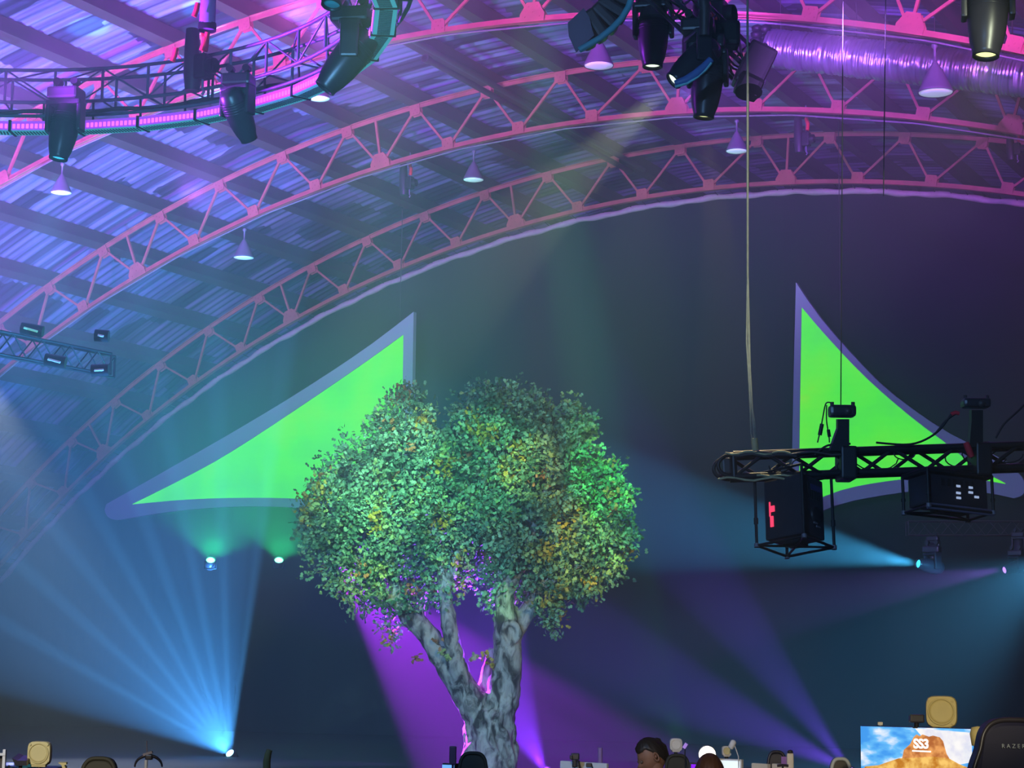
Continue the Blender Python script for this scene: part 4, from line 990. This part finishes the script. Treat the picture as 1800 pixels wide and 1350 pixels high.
def monitor(label, pl, pr_, h, mt_f, scr, bez=.012, back=False, group=None):
    """pl, pr_: top corners in the hall"""
    t = thing('monitor', label, 'monitor', ((pl.x + pr_.x) / 2, (pl.y + pr_.y) / 2, pl.z - h), group or 'monitors along the desks')
    ax = (pr_ - pl); w_ = ax.length; ax.normalize(); ny = ax.cross(ZU); ny.normalize()
    if ny.dot(FW) < 0: ny = -ny
    up_ = ny.cross(ax) if ny.cross(ax).z > 0 else ax.cross(ny)
    rot = Matrix((ax, ny, up_)).transposed(); c = (pl + pr_) / 2 - up_ * (h / 2)
    MB().rbox(c + ny * .02, (w_, .035, h), rot, .006).build('casing', mt_f, t)
    if not back: MB().box(c - ny * .0005, (w_ - 2 * bez, .006, h - 2 * bez), rot).build('screen', scr, t)
    else: MB().box(c - ny * .002, (w_ * .3, .02, h * .5), rot).build('rear_cover', mt_f, t)
    q = c + ny * .06; z0 = .74 if c.z - h / 2 > .74 else 0.
    MB().tube([q, Vector((q.x, q.y, .755))], .02, 10).build('stand', M['black'], t); MB().rbox(Vector((q.x, q.y, .75)), (.26, .2, .02), HR, .006).build('stand_base', M['black'], t)
    return t, c, rot, w_, up_, ny, ax
# big screen with the desert picture
def skymat():
    m = mat('bright_sky_picture', (.1, .2, .4), .4); n = m.node_tree; L = n.links; b = n.nodes['Principled BSDF']
    tc = n.nodes.new('ShaderNodeTexCoord'); mp = n.nodes.new('ShaderNodeMapping'); mp.inputs['Scale'].default_value = (3, 3, 7); mp.inputs['Rotation'].default_value = (0, .5, 0)
    nz = n.nodes.new('ShaderNodeTexNoise'); nz.inputs['Scale'].default_value = 1.6; nz.inputs['Detail'].default_value = 6
    L.new(tc.outputs['Object'], mp.inputs[0]); L.new(mp.outputs[0], nz.inputs[0])
    r = n.nodes.new('ShaderNodeValToRGB'); e = r.color_ramp.elements; e[0].position = .42; e[0].color = (.03, .3, .85, 1); e[1].position = .6; e[1].color = (.95, .95, 1, 1)
    e2 = e.new(.5); e2.color = (.12, .5, .95, 1)
    L.new(nz.outputs['Fac'], r.inputs[0]); L.new(r.outputs[0], b.inputs['Emission Color']); b.inputs['Emission Strength'].default_value = 1.0; b.inputs['Base Color'].default_value = (0, 0, 0, 1)
    return m
def rockmat(name, ca, cb):
    m = mat(name, (.1, .05, .02), .5); n = m.node_tree; L = n.links; b = n.nodes['Principled BSDF']
    tc = n.nodes.new('ShaderNodeTexCoord'); nz = n.nodes.new('ShaderNodeTexNoise'); nz.inputs['Scale'].default_value = 22; nz.inputs['Detail'].default_value = 6
    L.new(tc.outputs['Object'], nz.inputs[0]); r = n.nodes.new('ShaderNodeValToRGB'); e = r.color_ramp.elements
    e[0].position = .38; e[0].color = (*ca, 1); e[1].position = .62; e[1].color = (*cb, 1); L.new(nz.outputs['Fac'], r.inputs[0]); L.new(r.outputs[0], b.inputs['Emission Color']); b.inputs['Emission Strength'].default_value = 1
    return m
pl, pr_ = W(1512, 1275, 10.2), W(1712, 1289, 9.78); pr_.z = pl.z
t, c, rot, w_, up_, ny, ax = monitor('large monitor at the lower right showing a desert butte with SS3 letters', pl, pr_, .42, mat('blue_edged_casing', (.01, .02, .12), .4), skymat(), .004)
pn = (c - ny * .004)
def onscr(x, y, off=.0):
    r_ = ray(x, y); k = (pn - CAM).dot(ny) / r_.dot(ny); return CAM + r_ * k - ny * off
cloud = [(1608, 1280), (1708, 1288), (1709, 1340), (1680, 1345), (1655, 1320), (1625, 1300)]
MB().prism([onscr(x, y, .0002) for x, y in cloud], ny * .0002).build('white_cloud', rockmat('bright_cloud_picture', (.8, .82, .95), (1, 1, 1)), t)
butte = [(1586, 1333), (1589, 1318), (1600, 1308), (1606, 1296), (1611, 1291), (1617, 1294), (1622, 1291), (1633, 1295), (1640, 1293), (1652, 1296), (1658, 1303), (1664, 1325), (1670, 1335)]
MB().prism([onscr(x, y, .001) for x, y in butte], ny * .0004).build('butte_picture', rockmat('red_rock_picture', (.45, .13, .035), (.95, .42, .13)), t)
slope = [(1516, 1352), (1522, 1347), (1545, 1345), (1562, 1339), (1580, 1333), (1605, 1332), (1640, 1330), (1668, 1333), (1686, 1343), (1706, 1351), (1708, 1420), (1516, 1420)]
MB().prism([onscr(x, y, .002) for x, y in slope], ny * .0004).build('slope_picture', rockmat('sandy_slope_picture', (.55, .2, .02), (1, .62, .16)), t)
cu_ = bpy.data.curves.new('lettering', 'FONT'); cu_.body = 'SS3'; cu_.size = .064; cu_.extrude = .0005; cu_.align_x = 'CENTER'; cu_.offset = .0022; cu_.space_character = .95; cu_.materials.append(glow('white_picture_letters', (1, 1, 1), 1.2))
o = text_mesh(cu_, cu_.materials[0]); o.parent = t
m3 = rot.to_4x4() @ Matrix.Rotation(math.pi / 2, 4, 'X'); m3.translation = onscr(1620, 1315, .004) - t.location; o.matrix_basis = m3
MB().prism([onscr(x, y, .004) for x, y in ((1604, 1318.5), (1637, 1320), (1637, 1322.5), (1604, 1321))], ny * .0004).build('underline', glow('white_picture_line', (1, 1, 1), 1.1), t)
t = thing('webcam', 'black webcam perched on the desert screen beside the beige lamp', 'camera', W(1611, 1277, 10.0))
MB().rbox(W(1611, 1263, 10.0), (.072, .05, .042), HR, .008).build('camera_body', M['blackp'], t)
MB().tube([W(1611, 1270, 10.0), W(1611, 1278, 10.0)], .012, 10).rbox(W(1611, 1279, 10.0), (.04, .04, .006), HR, .002).build('mount', M['black'], t)
t = thing('mini_camera', 'tiny cream gadget on the left top edge of the desert screen', 'camera', W(1547, 1277, 10.15))
MB().rbox(W(1547, 1272, 10.15), (.026, .02, .017), HR, .004).build('camera_body', M['cream'], t); MB().tube([W(1547, 1274, 10.15), W(1547, 1279, 10.15)], .004, 8).build('mount', M['cream'], t)
t = thing('desk_speaker', 'beige rounded object peeping out beside the tall black chair', 'speaker', W(1719, 1300, 9.4)); c = W(1719, 1290, 9.4)
MB().lathe([(0, -.06), (.03, -.055), (.038, 0), (.03, .03), (0, .036)], 20, Matrix.Translation(c)).build('cabinet', M['beige'], t); foot(t, c - ZU * .05)
# other monitors
t, c, rot, w_, up_, ny, ax = monitor('pale monitor seen from behind with dark gear on its top, right of the trunk', W(984, 1337, 14.4), W(1066, 1342, 14.2), .3, M['whitep'], None, back=True)
tg = thing('camcorder', 'dark camera on the left top edge of the pale monitor', 'camera', W(1011, 1338, 14.2))
MB().rbox(W(1011, 1330, 14.2), (.06, .06, .05), HR, .01).rbox(W(1004, 1331, 14.15), (.02, .02, .03), HR, .005).build('camera_body', M['blackp'], tg); MB().rbox(W(1010, 1342, 14.15), (.035, .04, .06), HR, .01).build('mount', M['black'], tg)
tg = thing('cable_loop', 'black cable looping over the pale monitor back', 'cable', W(1018, 1345, 14.1)); MB().tube([W(1012, 1336, 14.1), W(1018, 1338, 14.1), W(1019, 1352, 14.1)], .006, 6).tube([W(1030, 1346, 14.1), W(1040, 1343, 14.1), W(1042, 1352, 14.1)], .006, 6).build('cable', M['black'], tg)
MB().rbox(W(1035, 1345, 14.1), (.04, .03, .03), HR, .006).build('plug', M['blackp'], tg)
monitor('small bright blue screen at the left foot of the tree', W(777, 1341, 14.3), W(799, 1342, 14.1), .25, M['blackp'], M['scr_blu'])
tag(MB().rbox(W(796, 1328, 14.0), (.05, .03, .13), HR, .008).tube([W(796, 1342, 14.0), Vector((W(796, 1342, 14.0).x, W(796, 1342, 14.0).y, .74))], .008, 8).build('phone_on_stand', mat('maroon_phone', (.08, .02, .06), .4)), 'dark maroon slab phone standing above the small blue screen', 'phone')
monitor('white lit screen right of the glowing lamp', W(1258, 1333, 12.8), W(1303, 1335, 12.7), .3, M['whitep'], glow('pale_white_screen', (.75, .88, 1), .9))
monitor('violet lit screen just left of the brown haired head', W(1212, 1340, 12.9), W(1232, 1341, 12.9), .25, M['blackp'], M['scr_vio'])
monitor('cream backed monitor left of the dark rounded chair', W(1320, 1341, 12.7), W(1348, 1343, 12.6), .28, M['cream'], None, back=True)
monitor('cream backed monitor right of the dark rounded chair', W(1356, 1342, 12.4), W(1384, 1344, 12.3), .28, M['cream'], None, back=True)
t = thing('studio_bar', 'beige upright bar with a dark tip beside the cream monitors', 'desk lamp', W(1389, 1340, 12.2)); MB().rbox(W(1389, 1338, 12.2), (.042, .03, .1), HR, .012).build('body', M['cream'], t); MB().lathe([(.0, .02), (.015, .015), (.02, 0), (0, 0)], 12, Matrix.Translation(W(1389, 1323.5, 12.2))).build('cap', M['blackp'], t); foot(t, W(1389, 1352, 12.2), r=.01)
t = thing('desk_microphone', 'small dark microphone before the beige upright bar', 'microphone', W(1376, 1345, 12)); MB().tube([W(1366, 1346, 12), W(1376, 1345, 12), W(1386, 1346, 12)], .008, 8).build('body', M['blackp'], t); foot(t, W(1376, 1346, 12), r=.006)
t = thing('violet_card', 'small mauve card between the dark rounded chair and the beige bar', 'card', W(1378, 1336, 12.6)); MB().rbox(W(1378, 1337, 12.6), (.035, .008, .05), HR, .003).build('card', mat('mauve_card', (.35, .15, .5), .5), t); foot(t, W(1378, 1343, 12.6), r=.004)
t = thing('mini_lamp', 'tiny violet lamp tip left of the glowing round lamp', 'desk lamp', W(1204, 1312, 13)); MB().bar(W(1202, 1315, 13), W(1207, 1307, 13), .022, .02).build('tip', mat('violet_tip', (.5, .3, .8), .4, emit=(.5, .25, .9), estr=.4), t); foot(t, W(1204, 1315, 13), r=.004)
# left end
t = thing('white_monitor', 'white framed monitor edge at the very left of the picture', 'monitor', W(0, 1340, 11)); MB().box(W(7.5, 1340, 10.9), (.015, .03, .14), HR).box(W(-60, 1325, 10.9), (.44, .03, .014), HR).build('frame', M['whitep'], t)
MB().box(W(-60, 1345, 10.95), (.41, .01, .13), HR).build('screen', M['blackp'], t); foot(t, W(-60, 1365, 11))
t = thing('desk_tray', 'low black tray beside a blue glow, left of the beige key lamp', 'tray', W(35, 1345, 10.8)); b = MB(); b.prism([W(x, y, 10.8) for x, y in ((21, 1333), (30, 1337), (47, 1337), (47, 1346), (27, 1346))], FW * .15); b.build('tray', M['blackp'], t); foot(t, W(36, 1346, 10.85), r=.01)
t = thing('light_strip', 'short blue white glowing strip between the white frame and the black tray', 'led strip', W(16, 1343, 11)); MB().tube([W(9, 1343, 10.95), W(24, 1343, 10.95)], .008, 8).build('tube', glow('periwinkle_tube', (.35, .4, 1), 1.2), t); foot(t, W(16, 1344, 10.95), r=.006)
tag(MB().rbox(W(52, 1348.5, 11.2), (.36, .3, .008), HR, .003).rbox(W(52, 1362, 11.2), (.3, .02, .07), HR, .003).box(Vector((W(52, 1350, 11.2).x, W(52, 1350, 11.2).y, .9)), (.1, .1, .34)).build('shelf_riser', mat('teal_shelf', (.02, .14, .15), .5)), 'thin teal shelf edge under the beige key lamp at the left', 'shelf')
t = thing('small_bracket', 'little beige clip standing right of the left key lamp', 'clip', W(110, 1345, 10.7)); b = MB(); b.prism([W(x, y, 10.7) for x, y in ((102, 1341), (116, 1341), (117, 1344), (113, 1345), (116, 1352), (110, 1352), (108, 1345))], FW * .03); b.build('clip', M['beige'], t); foot(t, W(112, 1351, 10.72), r=.008)
t = thing('headset_stand', 'black headset hanging on a small pole right of the left chair', 'headset', W(262, 1345, 9.6))
MB().tube([W(243 + 12, 1338, 9.6)] and [W(261 + 24 * math.cos(a_), 1348 - 20 * math.sin(a_), 9.6) for a_ in [i / 14 * 3.1416 for i in range(15)]], [.004 + .004 * math.sin(i / 14 * 3.14) for i in range(15)], 8).build('headband', M['blackp'], t)
MB().bar(W(252, 1327, 9.6), W(268, 1322, 9.6), .02, .012).build('top_pad', M['conduit'], t); MB().rbox(W(262, 1331, 9.6), (.035, .03, .025), HR, .006).build('hub', M['blackp'], t)
MB().tube([W(257, 1336, 9.58), Vector((W(257, 1336, 9.58).x, W(257, 1336, 9.58).y, .74))], .008, 10).build('pole', M['whitep'], t); MB().tube([W(258, 1302, 9.6), W(258.5, 1324, 9.6)], .003, 6).build('antenna', M['conduit'], t)
t = thing('upright_band', 'curved beige topped band standing right of the blue fan light', 'headset', W(472, 1345, 9.6)); MB().tube([W(474, 1318, 9.6), W(471, 1326, 9.6), W(469, 1338, 9.6), W(469, 1356, 9.6)], [.014, .016, .018, .018], 10).build('band', M['beige'], t); foot(t, W(469, 1356, 9.6), r=.01)
# ------------------------------------------------------------------ people
def person(label, hx, hy, d, head_px, face_dir, hairm, lean=.35, bun=False, cap_full=False):
    """seated figure; hx, hy is the centre of the head, face_dir the way it looks"""
    hc = W(hx, hy, d); t = thing('person', label, 'person', Vector((hc.x, hc.y, 0)))
    f = Vector(face_dir); f.z = 0; f.normalize(); sdv = f.cross(ZU).normalized()
    pel = Vector((hc.x, hc.y, 0)) - f * .30 + ZU * .52
    neck = hc - ZU * .13 - f * .05; chest = pel.lerp(neck, .62) - f * .03
    J = {'pel': pel, 'belly': pel.lerp(chest, .5) - f * .02, 'chest': chest, 'nb': neck - ZU * .03, 'n': neck, 'hd': hc + ZU * .0}
    V = [J['pel'], J['belly'], J['chest'], J['nb'], J['n'], hc - f * .01]; Rd = [.15, .14, .16, .07, .058, .07]; E = [(0, 1), (1, 2), (2, 3), (3, 4), (4, 5)]
    for sg in (-1, 1):
        sh = J['nb'] + sdv * (.19 * sg) - ZU * .06; el = sh + f * .16 - ZU * .24 + sdv * .04 * sg; wr = el + f * .24 - ZU * .02 - sdv * .05 * sg
        n = len(V); V += [sh, el, wr, wr + f * .06]; Rd += [.062, .045, .032, .035]; E += [(3, n), (n, n + 1), (n + 1, n + 2), (n + 2, n + 3)]
        for k in range(5):
            m_ = len(V); o_ = wr + f * .07 + sdv * ((k - 2) * .02) * sg
            if k == 0: V += [wr + f * .03 - sdv * .045 * sg, wr + f * .07 - sdv * .055 * sg]; Rd += [.012, .009]; E += [(n + 2, m_), (m_, m_ + 1)]
            else: V += [o_, o_ + f * (.04 + .005 * (k % 3)), o_ + f * .065 - ZU * .015]; Rd += [.010, .009, .008]; E += [(n + 3, m_), (m_, m_ + 1), (m_ + 1, m_ + 2)]
        n = len(V); hp = pel + sdv * .1 * sg; kn = hp + f * .44 + ZU * .02; an = kn - ZU * .44 + f * .03; V += [hp, kn, an, an + f * .14 - ZU * .05]; Rd += [.1, .065, .045, .04]; E += [(0, n), (n, n + 1), (n + 1, n + 2), (n + 2, n + 3)]
    me = bpy.data.meshes.new('body'); inv = t.matrix_basis.inverted(); me.from_pydata([v - t.location for v in V], E, []); bo = bpy.data.objects.new('body', me); col.objects.link(bo); bo.parent = t
    sk = bo.modifiers.new('skin', 'SKIN'); 
    for i, r_ in enumerate(Rd): me.skin_vertices[0].data[i].radius = (r_, r_)
    for i in range(len(V)): me.skin_vertices[0].data[i].use_root = (i == 0)
    sk.use_smooth_shade = True; bo.modifiers.new('smooth', 'SUBSURF').levels = 2; bo.modifiers['smooth'].render_levels = 2
    me.materials.append(M['skin'])
    # head: profile shaped surface with brow, nose, lips and chin
    tilt = f * math.cos(lean) - ZU * math.sin(lean); upd = sdv.cross(tilt); upd = upd if upd.z > 0 else -upd
    def hp_(u, v):                                     # u: around, v: -pi/2..pi/2
        x = math.cos(v) * math.sin(u); y = math.cos(v) * math.cos(u); z = math.sin(v)
        rx = .074 * (1 - .22 * max(0, -z)); ry = .096; rz = .115
        fr = max(0, y); a_ = .0
        a_ += .026 * math.exp(-((x / .16) ** 2 + ((z + .12) / .17) ** 2)) * (y > .5)            # nose
        a_ += .009 * math.exp(-((x / .3) ** 2 + ((z + .45) / .08) ** 2)) * (y > .3)             # lips
        a_ += .014 * math.exp(-((x / .25) ** 2 + ((z + .75) / .15) ** 2)) * fr                   # chin
        a_ -= .010 * math.exp(-(((abs(x) - .35) / .15) ** 2 + ((z - .06) / .1) ** 2)) * fr       # eye sockets
        a_ += .006 * math.exp(-(((abs(x) - .3) / .25) ** 2 + ((z - .22) / .07) ** 2)) * fr       # brow
        return hc + sdv * (x * rx) + tilt * (y * (ry + a_) - .01 + (.01 if y > 0 and z < 0 else 0)) + upd * (z * rz)
    b = MB(); nu, nv = 40, 26; vs = [hp_(2 * math.pi * i / nu, -math.pi / 2 + math.pi * j / nv) for j in range(nv + 1) for i in range(nu)]
    b.add(vs, [(j * nu + i, j * nu + (i + 1) % nu, (j + 1) * nu + (i + 1) % nu, (j + 1) * nu + i) for j in range(nv) for i in range(nu)], 0, True)
    for sg in (-1, 1):                                 # ears
        e = hc + sdv * (.074 * sg) - upd * .005 - tilt * .01
        P = [e + tilt * (.016 * math.cos(a_)) + upd * (.03 * math.sin(a_)) + sdv * (.008 * sg) for a_ in [i / 12 * 6.283 for i in range(13)]]; b.tube(P, .0065, 6).lathe([(0, .004), (.018, 0), (0, -.004)], 10, Matrix.Translation(e) @ rotdir(sdv))
    b.build('head', M['skin'], t)
    b = MB()
    for sg in (-1, 1):
        e = hc + sdv * (.028 * sg) + tilt * .081 + upd * .008; b.lathe([(0, -.011), (.008, -.008), (.011, 0), (.008, .008), (0, .011)], 10, Matrix.Translation(e))
    b.build('eyes', mat('dark_eye', (.12, .08, .06), .3), t)
    # hair cap
    b = MB(); vs = []; nu2, nv2 = 44, 16; lo_f, lo_b = .62, -.62
    for j in range(nv2 + 1):
        for i in range(nu2):
            u = 2 * math.pi * i / nu2; fr = (math.cos(u) + 1) / 2; kk = min(1, max(0, (fr - .2) / .5)); lo = (lo_f * kk + lo_b * (1 - kk) + .06 * math.sin(u * 3)) if not cap_full else (.3 * fr + lo_b * (1 - fr))
            v = lo + (math.pi / 2 - lo) * j / nv2; p = hp_(u, v); nrm = (p - hc).normalized()
            vs.append(p + nrm * (.006 + .008 * min(1, j / 2) + .004 * math.sin(u * 17 + j * .3)))
    b.add(vs, [(j * nu2 + i, j * nu2 + (i + 1) % nu2, (j + 1) * nu2 + (i + 1) % nu2, (j + 1) * nu2 + i) for j in range(nv2) for i in range(nu2)], 0, True)
    if bun:
        q = hc - tilt * .09 + upd * .055; b.lathe([(0, -.035), (.025, -.028), (.036, 0), (.025, .028), (0, .035)], 14, Matrix.Translation(q))
        P = [q, q - tilt * .02 - upd * .05, hc - tilt * .1 - upd * .05, hc - tilt * .09 - upd * .12]; b.tube(P, [.028, .03, .026, .014], 10)
    b.build('hair', hairm, t)
    # clothes follow the body
    b = MB(); TP = [pel - ZU * .02, J['belly'], J['chest'], J['nb'] - ZU * .02 - f * .0]; b.tube(TP, [.175, .165, .19, .085], 18)
    for sg in (-1, 1):
        sh = J['nb'] + sdv * (.17 * sg) - ZU * .06; el = sh + f * .12 - ZU * .18 + sdv * .03 * sg; b.tube([J['nb'] - ZU * .05, sh, el], [.09, .08, .062], 12)
    b.build('shirt', M['cloth'], t)
    b = MB()
    for sg in (-1, 1):
        hp = pel + sdv * .1 * sg; kn = hp + f * .44 + ZU * .02; an = kn - ZU * .38 + f * .03; b.tube([hp - f * .05, hp + f * .2, kn, an], [.125, .11, .08, .065], 14)
    b.build('trousers', M['jean'], t)
    return t
person('person with dark tied back hair, head bowed to the left, behind the desks', 1143, 1330, 13.6, 50, -RH * .95 - FH * .3, M['hair'], .55, True)
person('person seen from behind, only brown hair showing under the glowing round lamp', 1247, 1364, 11.6, 36, FH, M['hair2'], .1, False, True)
spot('desk_fill', (-1, 1, 3.5), W(1200, 1335, 13), 2000, (1, .8, .5), 13, .8, .1)  # desk fills: unseen spots added near the camera, no lamps there
spot('desk_fill', Vector((1.2, 0, 3)), W(1775, 1320, 8.4), 450, (.8, .95, 1), 9, .9, .1)  # added fill that brings out the chair letters
spot('desk_fill', (.5, 1, 3.2), W(1655, 1262, 10), 1900, (1, .82, .5), 8, .8, .1)
spot('desk_fill', (-4.5, 1, 3.2), W(130, 1335, 10.8), 1800, (1, .85, .55), 16, .8, .1)
